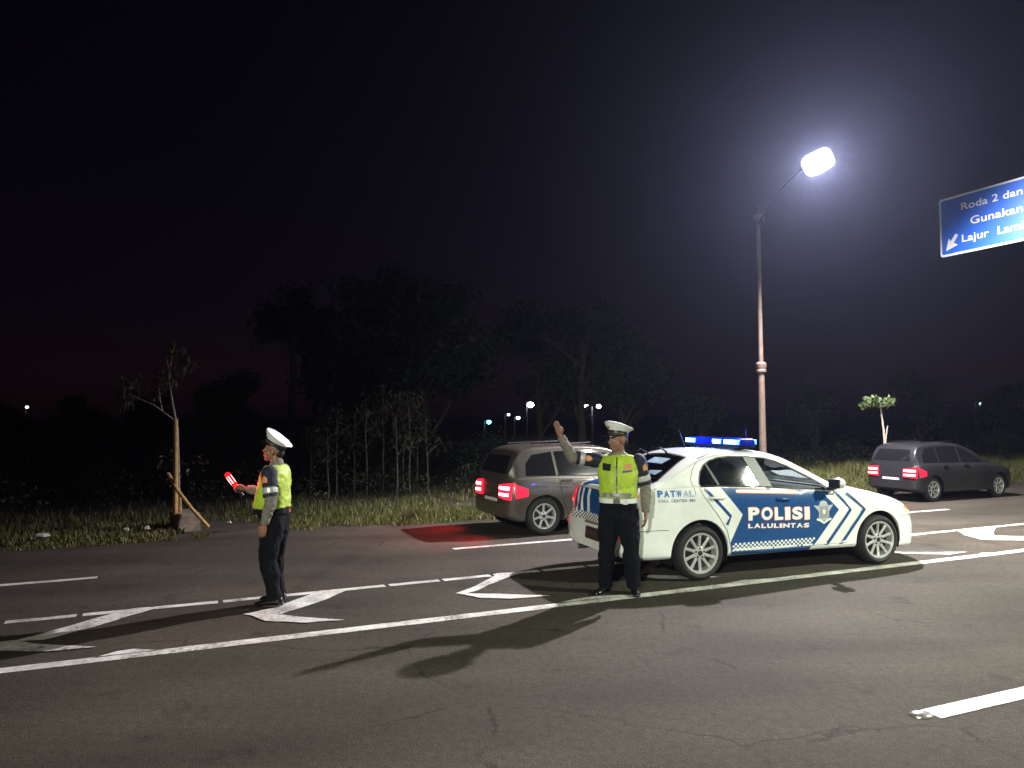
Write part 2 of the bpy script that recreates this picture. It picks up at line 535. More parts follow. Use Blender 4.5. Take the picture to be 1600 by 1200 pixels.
M['eye'] = mat('eye', (.6, .58, .55), .2)
M['hair'] = mat('hair', (.008, .007, .007), .6)
M['vest'] = mat('vest', (.36, .50, .025), .55, noise_amt=.14, noise_scale=9, bump=.25, bump_scale=45, sheen=.2)
M['shirt'] = mat('shirt', (.17, .15, .125), .85, noise_amt=.15, noise_scale=15, bump=.3, bump_scale=50)
M['navy'] = mat('navy', (.010, .012, .028), .8, noise_amt=.3, noise_scale=10, bump=.25, bump_scale=40)
M['trouser'] = mat('trouser', (.0035, .004, .007), .9, spec=.2, noise_amt=.3, noise_scale=8, bump=.3, bump_scale=30)
M['leather'] = mat('leather', (.008, .008, .008), .22, coat=.3)
M['white_cloth'] = mat('white_cloth', (.74, .74, .72), .6, noise_amt=.05)
M['reflective'] = mat('reflective', (.55, .55, .55), .35, metal=.35, noise_amt=.1)
M['gold'] = mat('gold', (.65, .42, .10), .35, metal=.8)
M['badge'] = mat('badge', (.55, .24, .08), .5)
M['purple'] = mat('purple', (.10, .07, .16), .7)
M['pole'] = mat('pole', (.12, .085, .065), .55, noise_amt=.25, noise_scale=12, bump=.2)
M['pole_grey'] = mat('pole_grey', (.17, .17, .18), .5, metal=.4, noise_amt=.2)
M['sign_blue'] = mat('sign_blue', (.004, .10, .54), .45, noise_amt=.05)
M['sign_white'] = mat('sign_white', (.78, .79, .82), .5)
M['bark_pale'] = mat('bark_pale', (.36, .31, .26), .85, noise_amt=.35, noise_scale=25, bump=.5)
M['bark_dark'] = mat('bark_dark', (.07, .055, .042), .9, noise_amt=.4, noise_scale=12, bump=.7)
M['bark_grey'] = mat('bark_grey', (.15, .13, .11), .9, noise_amt=.5, noise_scale=30)
M['bamboo'] = mat('bamboo', (.55, .37, .14), .6, noise_amt=.25, noise_scale=18, bump=.2)
M['concrete'] = mat('concrete', (.22, .19, .14), .9, noise_amt=.35, noise_scale=9, bump=.6)
M['leaf_dry'] = leaf_mat('leaf_dry', (.045, .04, .02), (.10, .09, .05))
M['leaf_green'] = leaf_mat('leaf_green', (.06, .10, .03), (.13, .19, .06))
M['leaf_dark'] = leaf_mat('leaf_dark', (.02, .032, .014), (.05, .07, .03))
M['grass'] = leaf_mat('grass', (.07, .085, .02), (.20, .20, .06), .3)
M['litter'] = mat('litter', (.42, .40, .36), .8, noise_amt=.3)
M['silver_car'] = mat('silver_car', (.085, .074, .06), .35, metal=.4, coat=.4)
M['grey_car'] = mat('grey_car', (.035, .035, .04), .35, metal=.4, coat=.4)
M['dark_glass'] = mat('dark_glass', (.010, .010, .012), .06, coat=.5)
M['reflector_white'] = mat('reflector_white', (.72, .72, .74), .3, emit=(1, 1, 1), estr=.0)

# ------------------------------------------------------------------ the road frame
RA = R(23.5)
RC, RS = math.cos(RA), math.sin(RA)
def RD(s, t, z=0.0): return Vector((s * RC - t * RS, s * RS + t * RC, z))

def sheet(name, polys, z, m, **kw):
    mb = MB()
    for pl in polys:
        v = [RD(q[0], q[1], z) for q in pl]
        mb.add(v, [tuple(range(len(v)))])
    me = mb.mesh(name, False)
    bm = bmesh.new(); bm.from_mesh(me)
    for f in bm.faces:
        f.normal_update()
        if f.normal.z < 0: f.normal_flip()
    bm.to_mesh(me); bm.free()
    return tag(link(name, me, m), **kw)

EDGE = 13.15
def edge_t(s): return EDGE + .16 * noise.noise(Vector((s * .5, 3.1, 0))) + .09 * noise.noise(Vector((s * 2.3, 7.7, 0))) + max(0, (s - 12)) * .03
def ground_z(s, t):
    k = min(1.0, max(0.0, (t - EDGE - .3) / 3.0))
    return k * (.06 + .10 * noise.noise(Vector((s * .35, t * .35, 2.0))))

# the land: one sheet to the horizon
v = []; f = []
ts = [-600, -60, -20] + [EDGE - 1.2 + .6 * i for i in range(26)] + [34, 45, 70, 140, 600]
ss = [-600, -200, -80] + [-30 + 1.5 * i for i in range(60)] + [80, 140, 300, 700]
for t in ts:
    for s in ss: v.append(RD(s, t, ground_z(s, t) - .012 if -30 <= s <= 60 and t < 30 else -.012))
nS = len(ss)
for i in range(len(ts) - 1):
    for j in range(nS - 1): f.append((i * nS + j, i * nS + j + 1, (i + 1) * nS + j + 1, (i + 1) * nS + j))
tag(link('ground', new_mesh('ground', v, f), M['soil']), 'dark soil and verge ground running off behind the road', 'ground', kind='structure')

# the road, with an uneven broken edge against the verge
sv = [-300, -60] + [-30 + .25 * i for i in range(360)] + [90, 400]
v = []; f = []
for i, s in enumerate(sv):
    v.append(RD(s, -14, 0)); v.append(RD(s, edge_t(s), 0))
for i in range(len(sv) - 1): f.append((2 * i, 2 * i + 2, 2 * i + 3, 2 * i + 1))
tag(link('road', new_mesh('road', v, f, False), M['asphalt']), 'grey asphalt road with several lanes crossing the picture', 'road', kind='structure')

def rough_line(s0, s1, t, w, seed, breaks=None, j=.014):
    """hand-worn painted line: uneven edges, optional hairline breaks"""
    n = max(4, int((s1 - s0) / .16)); segs = []; cur = []
    for i in range(n + 1):
        s = s0 + (s1 - s0) * i / n
        a = t + w / 2 + j * noise.noise(Vector((s * 5, seed, 0))) ; b = t - w / 2 + j * noise.noise(Vector((s * 5, seed + 9, 0)))
        cur.append((s, a, b))
    polys = []
    for i in range(n):
        (sa, a0, b0), (sb, a1, b1) = cur[i], cur[i + 1]
        if breaks and int((sa - s0) / breaks) != int((sb - s0) / breaks):
            m_ = sb - .05
            polys.append([(sa, b0), (m_, b1), (m_, a1), (sa, a0)])
        else:
            polys.append([(sa, b0), (sb, b1), (sb, a1), (sa, a0)])
    return polys

bump1 = [[(-.62, 7.03), (-.43, 7.16), (-.32, 7.17), (-.12, 7.04)], [(3.5, 7.03), (3.8, 7.14), (4.05, 7.15), (4.5, 7.04)], [(5.6, 7.04), (5.95, 7.12), (6.4, 7.04)], [(9.85, 7.03), (10.0, 7.1), (10.35, 7.03)]]
sheet('lane_line', rough_line(-9, 40, 6.98, .15, 1.0) + bump1, .004, M['paint'], label='long solid white line nearest the camera, running under the officers and car', cat='road marking', kind='structure')
sheet('lane_line', rough_line(-9, 40, 8.60, .115, 2.0, breaks=.62), .004, M['paint'], label='thinner white line behind the chevrons, at the officer\'s heels', cat='road marking', kind='structure')
for (a, b, lab) in ((-4.6, -.87, 'short white lane dash at the left edge of the far lane'), (3.64, 7.1, 'white lane dash in the red glow beside the passing car'), (9.3, 13.9, 'white lane dash showing beyond the police car bonnet'), (19, 23, 'white lane dash far along the road at right')):
    sheet('lane_dash', rough_line(a, b, 10.52, .12, a), .004, M['paint'], label=lab, cat='road marking', kind='structure')
sheet('lane_dash', rough_line(4.40, 8.4, 3.49, .15, 5.0, j=.004), .004, M['paint'], label='crisp white lane dash at lower right beside the metal stud', cat='road marking', kind='structure')

def chevron(u, l, lab):
    def rough(pl, sd):
        out = []
        for i in range(len(pl)):
            a = Vector(pl[i]); b = Vector(pl[(i + 1) % len(pl)])
            for k in range(4):
                q = a.lerp(b, k / 4)
                out.append((q.x + .02 * noise.noise(Vector((q.x * 7, q.y * 7, sd))), q.y + .02 * noise.noise(Vector((q.x * 7, q.y * 7, sd + 5)))))
        return out
    o = sheet('chevron_marking', [rough(u, 1)], .008, M['paint'], label=lab, cat='road marking', kind='structure')
    if l: 
        p = sheet('stroke', [rough(l, 4)], .010, M['paint']); p.parent = o
    return o
chevron([(-1.29, 7.83), (-1.11, 7.97), (-.70, 8.40), (-.40, 8.66), (-.10, 8.62), (-.40, 8.35), (-.72, 8.01), (-1.04, 7.77)],
        [(-1.5, 7.86), (-1.28, 7.86), (-1.09, 7.66), (-.60, 7.34), (-.98, 7.37), (-1.45, 7.62)], 'worn white chevron at the far left of the hatched strip')
chevron([(.60, 7.94), (.91, 8.09), (1.29, 8.48), (1.45, 8.65), (1.80, 8.62), (1.36, 8.13), (.94, 7.80), (.73, 7.78)],
        [(.63, 7.91), (.93, 7.76), (1.14, 7.56), (1.45, 7.32), (1.12, 7.36), (.78, 7.59)], 'white chevron right under the feet of the wand officer')
chevron([(2.75, 7.90), (2.98, 8.05), (3.43, 8.50), (3.55, 8.66), (3.90, 8.62), (3.32, 8.20), (3.0, 7.91), (2.8, 7.81)],
        [(2.77, 7.88), (3.16, 7.66), (3.62, 7.36), (3.21, 7.40), (2.9, 7.60)], 'white chevron just left of the police car\'s rear shadow')
chevron([(4.95, 7.90), (5.2, 8.05), (5.65, 8.5), (5.8, 8.66), (6.1, 8.62), (5.5, 8.2), (5.2, 7.91), (5.0, 7.81)],
        [(4.97, 7.88), (5.36, 7.66), (5.82, 7.36), (5.4, 7.4), (5.1, 7.6)], 'white chevron lying underneath the police car')
chevron([(8.75, 7.72), (9.0, 7.66), (9.30, 7.46), (9.9, 7.22), (9.5, 7.19), (9.0, 7.50)], None, 'short white stroke on the road beside the front wheel')
chevron([(11.55, 8.60), (12.5, 8.60), (11.75, 8.12), (11.55, 7.95), (12.6, 7.30), (12.9, 7.1), (12.3, 7.12), (11.5, 7.50), (11.03, 7.80), (11.2, 8.2)], None, 'bright white chevron ahead of the police car at right edge')

# ------------------------------------------------------------------ street lamps and an added fill lamp
def spot(name, loc, target, power, col, size=160, blend=.4, radius=.12, parent=None):
    d = bpy.data.lights.new(name, 'SPOT')
    d.energy = power; d.color = col; d.spot_size = R(size); d.spot_blend = blend; d.shadow_soft_size = radius
    o = bpy.data.objects.new(name, d); COL.objects.link(o)
    o.location = loc
    o.rotation_euler = (Vector(target) - Vector(loc)).to_track_quat('-Z', 'Y').to_euler()
    o.parent = parent
    return o

def point(name, loc, power, col, radius=.05, parent=None):
    d = bpy.data.lights.new(name, 'POINT')
    d.energy = power; d.color = col; d.shadow_soft_size = radius
    o = bpy.data.objects.new(name, d); COL.objects.link(o)
    o.location = loc; o.parent = parent
    return o

def street_lamp(base, head, face_n, power, col, label, hgt, lens=(.34, .27), glow_target=(0, 0, -10), cone=146, blend=.35):
    """ornamental pole with a collar, finial, curved arm and a flood head; base on the ground, head in world space"""
    t = empty('street_lamp', base)
    tag(t, label, 'street lamp', 'street lamps along the road')
    h = hgt
    B = Vector(base)
    MB().lathe([(.16, 0), (.16, .04), (.13, .06), (.11, .5), (.10, .55), (.085, .6), (.075, 2.0), (.07, h * .44)], 16).build('lower_pole', M['pole'], t)
    MB().lathe([(.085, h * .44), (.115, h * .44 + .01), (.12, h * .44 + .05), (.10, h * .44 + .08), (.12, h * .44 + .12), (.125, h * .44 + .2), (.09, h * .44 + .24), (.07, h * .44 + .25)], 16).build('collar', M['pole'], t)
    MB().lathe([(.055, h * .44 + .25), (.048, h * .7), (.042, h - .1), (.042, h - .02)], 14).build('upper_pole', M['pole'], t)
    fin = MB().lathe([(.05, h - .02), (.085, h), (.11, h + .035), (.115, h + .07), (.07, h + .12), (.035, h + .16), (.022, h + .24), (.004, h + .34)], 14)
    fo = fin.build('finial', M['pole'], t)
    hd = Vector(head) - B
    a0 = Vector((0, 0, h - .12))
    side = Vector((hd.x, hd.y, 0)).normalized()
    pts = []
    for i in range(13):
        k = i / 12
        p = a0.lerp(hd - side * .18 + Vector((0, 0, .10)), k)
        p.z += .22 * math.sin(math.pi * k) * (1 - k * .4)
        pts.append(p)
    MB().tube(pts, [.030 - .010 * i / 12 for i in range(13)], 10).build('arm', M['black_plastic'], t)
    sc = MB().tube([a0 + Vector((.09, -.06, .02)), a0 + Vector((.11, -.09, .16)), a0 + Vector((.10, -.08, .30))], [.012, .018, .004], 8).build('scroll', M['pole'], t)
    # head
    n = Vector(face_n).normalized()
    q = n.to_track_quat('Z', 'Y').to_matrix() @ Matrix.Rotation(R(24), 3, 'Z')
    hous = MB()
    rings = []
    for (sc_, dz) in ((.5, -.16), (.85, -.14), (1.08, -.07), (1.10, -.005), (1.02, .0)):
        rings.append([hd + q @ Vector((lens[0] * sc_ * math.copysign(abs(math.cos(a)) ** .6, math.cos(a)), lens[1] * sc_ * math.copysign(abs(math.sin(a)) ** .6, math.sin(a)), dz)) for a in [2 * math.pi * k / 28 for k in range(28)]])
    hous.rings(rings)
    hb = hous.build('lamp_head', M['pole_grey'], t)
    ln = MB(); rings = []
    for (sc_, dz) in ((1.0, .002), (.97, .03), (.8, .055), (.4, .07)):
        rings.append([hd + q @ Vector((lens[0] * sc_ * math.copysign(abs(math.cos(a)) ** .6, math.cos(a)), lens[1] * sc_ * math.copysign(abs(math.sin(a)) ** .6, math.sin(a)), dz)) for a in [2 * math.pi * k / 28 for k in range(28)]])
    ln.rings(rings)
    lo = ln.build('lens', M['lamp_face'], t)
    lo.parent = hb
    spot('lamp_light', hd + n * .12, hd + n * .12 + Vector(glow_target), power, col, cone, blend, .10, t)
    return t

street_lamp((5.72, 17.6, .05), (6.08, 15.0, 6.87), (-.25, -.80, -.55), 12500, (.98, .92, .97), 'lit street lamp on an ornate brown pole behind the police car', 6.35, glow_target=(.25, -.50, -.83), cone=178, blend=.42, lens=(.28, .215))
street_lamp((17.4, .7, 0), (15.3, 4.1, 9.2), (-.3, .2, -.93), 20000, (.94, 1.0, .78), 'street lamp on the near roadside, out of the picture at right', 8.6, lens=(.34, .2), glow_target=(-.60, .05, -3), cone=118, blend=.6)

street_lamp((-3.4, -15.5, 0), (-4.2, -12.5, 6.6), (.1, .6, -.7), 15000, (.96, 1.0, .84), 'added fill lamp behind the camera, out of the picture, aimed at the police car', 6.2, lens=(.34, .2), glow_target=(6.4, 21.5, -5.8), cone=40, blend=.9)  # unseen lamp added to brighten the police car's rear, kept to a narrow cone

# ------------------------------------------------------------------ overhead road sign
sg_d = Vector((.399, -.917, 0)); sg_n = Vector((-.917, -.399, 0))
SG0 = Vector((9.86, 17.5, 5.45)); SGW, SGH = 3.1, 1.33
sg = empty('road_sign', (12.9, 10.6, 0))
tag(sg, 'blue overhead road sign with white words and an arrow', 'road sign')
base = Vector(sg.location)
def sgp(x, y, o=0.0): return SG0 + sg_d * x + Vector((0, 0, y)) + sg_n * o - base
def rrect(x0, x1, y0, y1, r, n=5):
    out = []
    for cx, cy, a0 in ((x1 - r, y1 - r, 0), (x0 + r, y1 - r, 90), (x0 + r, y0 + r, 180), (x1 - r, y0 + r, 270)):
        for k in range(n): 
            a = R(a0 + 90 * k / (n - 1)); out.append((cx + r * math.cos(a), cy + r * math.sin(a)))
    return out
def sg_panel(name, poly, o0, o1, m, parent):
    mb = MB(); n = len(poly)
    v_ = [sgp(q[0], q[1], o0) for q in poly] + [sgp(q[0], q[1], o1) for q in poly]
    mb.add(v_, [tuple(range(n)), tuple(range(n, 2 * n))] + [(i, (i + 1) % n, n + (i + 1) % n, n + i) for i in range(n)])
    return mb.build(name, m, parent, smooth=False)
board = sg_panel('board', rrect(0, SGW, 0, SGH, .06), -.03, 0, M['sign_white'], sg)
sg_panel('blue_face', rrect(.045, SGW - .045, .045, SGH - .045, .045), .0005, .004, M['sign_blue'], board)
def sg_text(txt, x0, y0, h, wid):
    bm = text_bm(txt, 1.0, .012, 0, 1.02)
    xs = [v.co.x for v in bm.verts]
    cap = .69; k = h / cap; kx = wid / (max(xs) - min(xs)); mn = min(xs)
    isl = []; seen = set()
    for f0 in bm.faces:
        if f0 in seen: continue
        st = [f0]; comp = set()
        while st:
            g = st.pop()
            if g in comp: continue
            comp.add(g)
            for e in g.edges: st += [h for h in e.link_faces if h not in comp]
        seen |= comp
        xs_ = [v.co.x for g in comp for v in g.verts]
        isl.append([min(xs_), max(xs_), comp])
    isl.sort(key=lambda q: q[0]); out = []
    for a_, b_, c_ in isl:                       # a dot belongs to the letter below it
        if out and a_ < out[-1][1] - .02: out[-1][1] = max(out[-1][1], b_); out[-1][2] |= c_
        else: out.append([a_, b_, c_])
    for a_, b_, c_ in out:
        vs = list({v for g in c_ for v in g.verts}); ix = {v: i for i, v in enumerate(vs)}
        me = new_mesh('letter', [sgp(x0 + (v.co.x - mn) * kx, y0 + v.co.y * k, .007) for v in vs], [tuple(ix[v] for v in g.verts) for g in c_], False)
        link('letter', me, M['sign_white'], board)
    bm.free()
sg_text('Roda 2 dan', .54, .97, .155, 1.36)
sg_text('Gunakan', .745, .605, .165, 1.15)
sg_text('Lajur  Lambat', .535, .25, .165, 1.72)
arrow = [(.14, .12), (.22, .40), (.265, .325), (.385, .475), (.45, .43), (.335, .275), (.44, .215)]
sg_panel('arrow', arrow, .0055, .008, M['sign_white'], board)
fr = MB()
for z in (.3, 1.03): fr.tube([sgp(.35, z, -.09), sgp(8.2, z, -.09)], .05, 10)
fr.build('support_arm', M['pole_grey'], sg)
MB().lathe([(.17, 0), (.17, .05), (.12, .07), (.11, 7.2), (.0, 7.25)], 16).build('post', M['pole_grey'], sg)

# small raised metal stud at the end of the near dash
stud = MB().lathe([(.058, 0), (.056, .008), (.046, .017), (.026, .023), (.004, .025)], 20)
so = stud.build('road_stud', M['stud_metal'], None, RD(4.33, 3.505, .001))
so.scale = (1.25, .9, 1)
tag(so, 'shiny domed metal stud at the end of the lower right dash', 'road stud')

# ------------------------------------------------------------------ cars
def catmull(pts, n):
    pts = [np.array(p, float) for p in pts]
    out = []
    for i in range(len(pts) - 1):
        p0 = pts[max(i - 1, 0)]; p1 = pts[i]; p2 = pts[i + 1]; p3 = pts[min(i + 2, len(pts) - 1)]
        for k in range(n):
            t = k / n
            out.append(.5 * (2 * p1 + (p2 - p0) * t + (2 * p0 - 5 * p1 + 4 * p2 - p3) * t * t + (3 * p1 - p0 - 3 * p2 + p3) * t ** 3))
    out.append(pts[-1])
    return out

def car_shell(P, n_st=84):
    """loft of cross-sections along the car; P holds curves over u: W half width, zt top centre, ze roof edge, zb belt, z0 bottom; YC centre in w"""
    us = [P['u0'] + (P['u1'] - P['u0']) * (.5 - .5 * math.cos(math.pi * (i / (n_st - 1)))) * .5 + (P['u1'] - P['u0']) * (i / (n_st - 1)) * .5 for i in range(n_st)]
    rings = []
    for u in us:
        W, zt, ze, zb, z0 = (P[k](u) for k in ('W', 'zt', 'ze', 'zb', 'z0'))
        zb = min(zb, zt - .03); ze = min(max(ze, zb + .012), zt - .012)
        c = min(1, max(0, (ze - zb - .012) / P.get('cab', .36)))
        hwe = (1 - c) * W * .90 + c * min(P.get('roofw', .60), W * .90)
        zc = z0 + .5 * (zb - z0)          # waist crease
        side = [(0, z0), (.55 * W, z0), (.86 * W, z0 + .004), (.945 * W, z0 + .03), (.975 * W, z0 + .09),
                (.988 * W, z0 + .35 * (zb - z0)), (1.0 * W, z0 + .58 * (zb - z0)), (.996 * W, z0 + .72 * (zb - z0)), (.976 * W, z0 + .87 * (zb - z0)),
                (.945 * W, zb - .012), (.915 * W, zb + .006 * c)]
        h0 = .905 * W
        for k in (.3, .6, .85):
            side.append((h0 + (hwe - h0) * (k ** 1.15), zb + (ze - zb) * k))
        side += [(hwe, ze), (hwe * .93, ze + (zt - ze) * .38), (hwe * .75, ze + (zt - ze) * .70), (hwe * .45, ze + (zt - ze) * .92), (0, zt)]
        half = catmull(side, 3)
        full = [(p[0], p[1]) for p in half] + [(-p[0], p[1]) for p in half[-2:0:-1]]
        rings.append([Vector((u + P['shift'](u, p[1]), P['YC'] + p[0], p[1])) for p in full])
    me = MB().rings(rings).mesh('shell', True, 40)
    bm = bmesh.new(); bm.from_mesh(me)
    bmesh.ops.triangulate(bm, faces=bm.faces[:])
    bm.to_mesh(me); bm.free()
    return me

def wheel(parent, u, w, r, rim, width, sgn, shift, spokes=10, mats=None, steer=0):
    """wheel standing at (u, w) with its outer face looking along -y when sgn = 1"""
    wh = empty('wheel', Vector((u, w, r)) - Vector(shift), steer, parent)
    if sgn < 0: wh.rotation_euler = (0, 0, math.pi)
    hw = width / 2
    # local: outer face at y = -hw
    MB().lathe([(rim - .012, -hw + .03), (rim + .004, -hw + .012), (rim + .02, -hw + .004), (r - .045, -hw - .004), (r - .018, -hw + .008), (r - .004, -hw + .03), (r, -hw + .055), (r, hw - .055), (r - .018, hw - .008), (r - .05, hw), (rim - .01, hw - .02)], 48, 'Y', cap=False).build('tyre', M['rubber'], wh)
    mb = MB()
    mb.lathe([(rim - .022, -hw + .10), (rim - .022, -hw + .022), (rim - .012, -hw + .010), (rim + .004, -hw + .008), (rim + .006, -hw + .016), (rim - .004, -hw + .03), (rim - .012, hw - .03), (rim - .03, hw - .03)], 48, 'Y', cap=False)
    for k in range(spokes):
        a = 2 * math.pi * k / spokes + math.pi / 2
        ca, sa = math.cos(a), math.sin(a)
        rd = Vector((ca, 0, sa)); tn = Vector((-sa, 0, ca))
        secs = []
        for (q, wd, y, dp) in ((.035, .020, -hw + .040, .022), (.09, .019, -hw + .034, .020), (.16, .017, -hw + .026, .018), (rim - .015, .022, -hw + .018, .018)):
            c_ = rd * q
            secs.append([c_ + tn * wd + Vector((0, y + .008, 0)), c_ + tn * wd * .55 + Vector((0, y, 0)), c_ - tn * wd * .55 + Vector((0, y, 0)), c_ - tn * wd + Vector((0, y + .008, 0)), c_ - tn * wd + Vector((0, y + dp, 0)), c_ + tn * wd + Vector((0, y + dp, 0))])
        mb.rings(secs)
    mb.lathe([(.075, -hw + .06), (.072, -hw + .040), (.055, -hw + .032), (.034, -hw + .030)], 24, 'Y')
    mb.build('rim', M['alloy'], wh)
    hub = MB().lathe([(.030, -hw + .034), (.029, -hw + .024), (.02, -hw + .020), (.002, -hw + .020)], 20, 'Y')
    for k in range(5):
        a = 2 * math.pi * k / 5 + .3
        hub.lathe([(.011, -hw + .036), (.011, -hw + .027), (.002, -hw + .026)], 8, 'Y', (.055 * math.cos(a), 0, .055 * math.sin(a)))
    hub.build('hub_cap', M['brake'], wh)
    MB().lathe([(rim - .035, -.005), (rim - .035, .010), (.02, .010), (.02, -.005)], 32, 'Y').build('brake_disc', M['brake'], wh)
    return wh

CA = R(19.86)
c_e = Vector((math.cos(CA), math.sin(CA), 0)); c_n = Vector((-math.sin(CA), math.cos(CA), 0))
SH = Vector((1.30, .87, 0))
car_loc = Vector((2.162, 8.882, 0)) + c_e * SH.x + c_n * SH.y
car = empty('police_car', car_loc, CA)
tag(car, 'white and blue police sedan with blue roof lights parked beside the officer', 'car')

def rear_shift(u, z):
    k = max(0, min(1, (-u - .55) / .35))
    top = max(0, min(1, (z - .60) / .08))
    low = max(0, (.36 - z) / .12)
    kf = max(0, min(1, (u - 3.0) / .4))
    return k * (.055 * top + .045 * top * max(0, (z - .62)) / .4 + .06 * min(1, low)) + kf * (.03 * max(0, min(1, (.34 - z) / .14)))
PC = dict(u0=-.985, u1=3.47, YC=.87, roofw=.625, cab=.37, shift=rear_shift,
    W=pchip([-.985, -.97, -.93, -.86, -.72, -.4, 0, 2.6, 2.9, 3.08, 3.22, 3.34, 3.42, 3.47], [.60, .70, .775, .825, .852, .866, .87, .87, .862, .838, .79, .70, .57, .38]),
    zt=pchip([-.985, -.95, -.9, -.6, -.5, -.3, 0, .2, .45, .8, 1.15, 1.34, 1.63, 1.87, 2.12, 2.3, 2.5, 2.75, 3.0, 3.15, 3.28, 3.38, 3.44, 3.47], [.90, 1.03, 1.055, 1.075, 1.10, 1.215, 1.38, 1.445, 1.475, 1.478, 1.452, 1.405, 1.275, 1.155, 1.03, 1.005, .965, .905, .835, .765, .68, .60, .54, .48]),
    ze=pchip([-.985, -.6, -.45, -.2, 0, .15, .33, .55, .85, 1.08, 1.36, 1.65, 1.9, 2.08, 2.3, 3.47], [.95, 1.055, 1.10, 1.225, 1.315, 1.375, 1.42, 1.44, 1.436, 1.412, 1.335, 1.195, 1.06, .985, .955, .4]),
    zb=pchip([-.985, -.9, -.4, .0, .3, .9, 1.44, 1.98, 2.3, 2.7, 3.0, 3.2, 3.47], [.85, .98, 1.06, 1.073, 1.063, 1.03, .99, .955, .925, .855, .78, .69, .43]),
    z0=pchip([-.985, -.9, -.36, .4, 2.2, 2.98, 3.3, 3.47], [.30, .265, .25, .235, .225, .175, .175, .20]))
shell = car_shell(PC)
SB = bvh_of(shell)
GL = [(.045, 1.075), (.04, 1.11), (.055, 1.16), (.09, 1.235), (.16, 1.31), (.25, 1.36), (.37, 1.390), (.55, 1.402), (.80, 1.396), (1.05, 1.372), (1.2, 1.333), (1.36, 1.275), (1.6, 1.155), (1.78, 1.06), (1.90, .985), (1.88, .972), (1.44, 1.000), (.92, 1.035), (.30, 1.07)]
def arch(u, r): 
    return [MB().lathe([(r, lo), (r, hi)], 48, 'Y', (u, 0, .315)).mesh('c', False) for lo, hi in ((-.2, .30), (1.44, 1.95))]
cav = MB(); rings = []
for u, hb_, zb_, ht_, zt_ in ((-.42, .56, .80, .42, .98), (-.2, .74, .45, .50, 1.15), (.05, .80, .35, .53, 1.31), (.3, .81, .33, .54, 1.40), (.8, .81, .33, .54, 1.425), (1.15, .81, .33, .53, 1.39), (1.4, .81, .33, .54, 1.30), (1.7, .80, .33, .60, 1.155), (1.95, .78, .35, .66, 1.02), (2.08, .70, .5, .62, .94)):
    rings.append([Vector((u, .87 + y, z)) for y, z in ((-hb_, zb_), (hb_, zb_), (hb_ + .0, min(.98, zt_ - .02)), (ht_, zt_), (-ht_, zt_), (-hb_, min(.98, zt_ - .02)))])
cav.rings(rings)
wc = MB().prism(GL, 'Y', -.3, 2.04).mesh('c', False)
ws = [(1.30, .87 - .47), (1.30, .87 + .47), (1.98, .87 + .63), (2.10, .87 + .40), (2.14, .87), (2.10, .87 - .40), (1.98, .87 - .63)]
rw = [(-.46, .87 - .56), (-.42, .87 - .60), (.06, .87 - .46), (.10, .87), (.06, .87 + .46), (-.42, .87 + .60), (-.46, .87 + .56), (-.49, .87)]
wsc = MB().prism(ws, 'Z', .99, 2.0).mesh('c', False)
rwc = MB().prism(rw, 'Z', 1.0, 2.0).mesh('c', False)
body_me = boolean(shell, [wc, wsc, rwc] + arch(0, .385) + arch(2.635, .362) + [cav.mesh('c', False)])
for vtx in body_me.vertices: vtx.co -= SH
body_me.shade_smooth(); body_me.set_sharp_from_angle(angle=R(32))
link('body', body_me, M['white_paint'], car)

near = lambda x, y: (x, -1.0, y)
far_ = lambda x, y: (x, 2.8, y)
top_ = lambda x, y: (x, y, 2.5)
rear_ = lambda x, y: (-2.5, x, y)
front_ = lambda x, y: (5.0, x, y)
Yp, Ym, Zm, Xp, Xm = (0, 1, 0), (0, -1, 0), (0, 0, -1), (1, 0, 0), (-1, 0, 0)
def side_decal(name, polys, m, parent, off=.004, thick=0, step=.07, label=None):
    return decal(name, flat_bm(polys, step), near, Yp, SB, off, m, parent, SH, thick, label)

# inner arch lining
for u, r in ((0, .383), (2.635, .360)):
    for ya, yb in ((.045, .297), (1.695, 1.443)):
        lin = MB(); n_ = 40
        for k in range(n_):
            a_, b_ = -.35 + (math.pi + .7) * k / n_, -.35 + (math.pi + .7) * (k + 1) / n_
            pa = [Vector((u + r * math.cos(w_), y_, max(.12, .315 + r * math.sin(w_)))) - SH for w_ in (a_, b_) for y_ in (ya, yb)]
            lin.add(pa + [Vector((u, yb, .28)) - SH], [(0, 2, 3, 1), (1, 3, 4)])
        lin.build('arch_liner', M['black_plastic'], car)

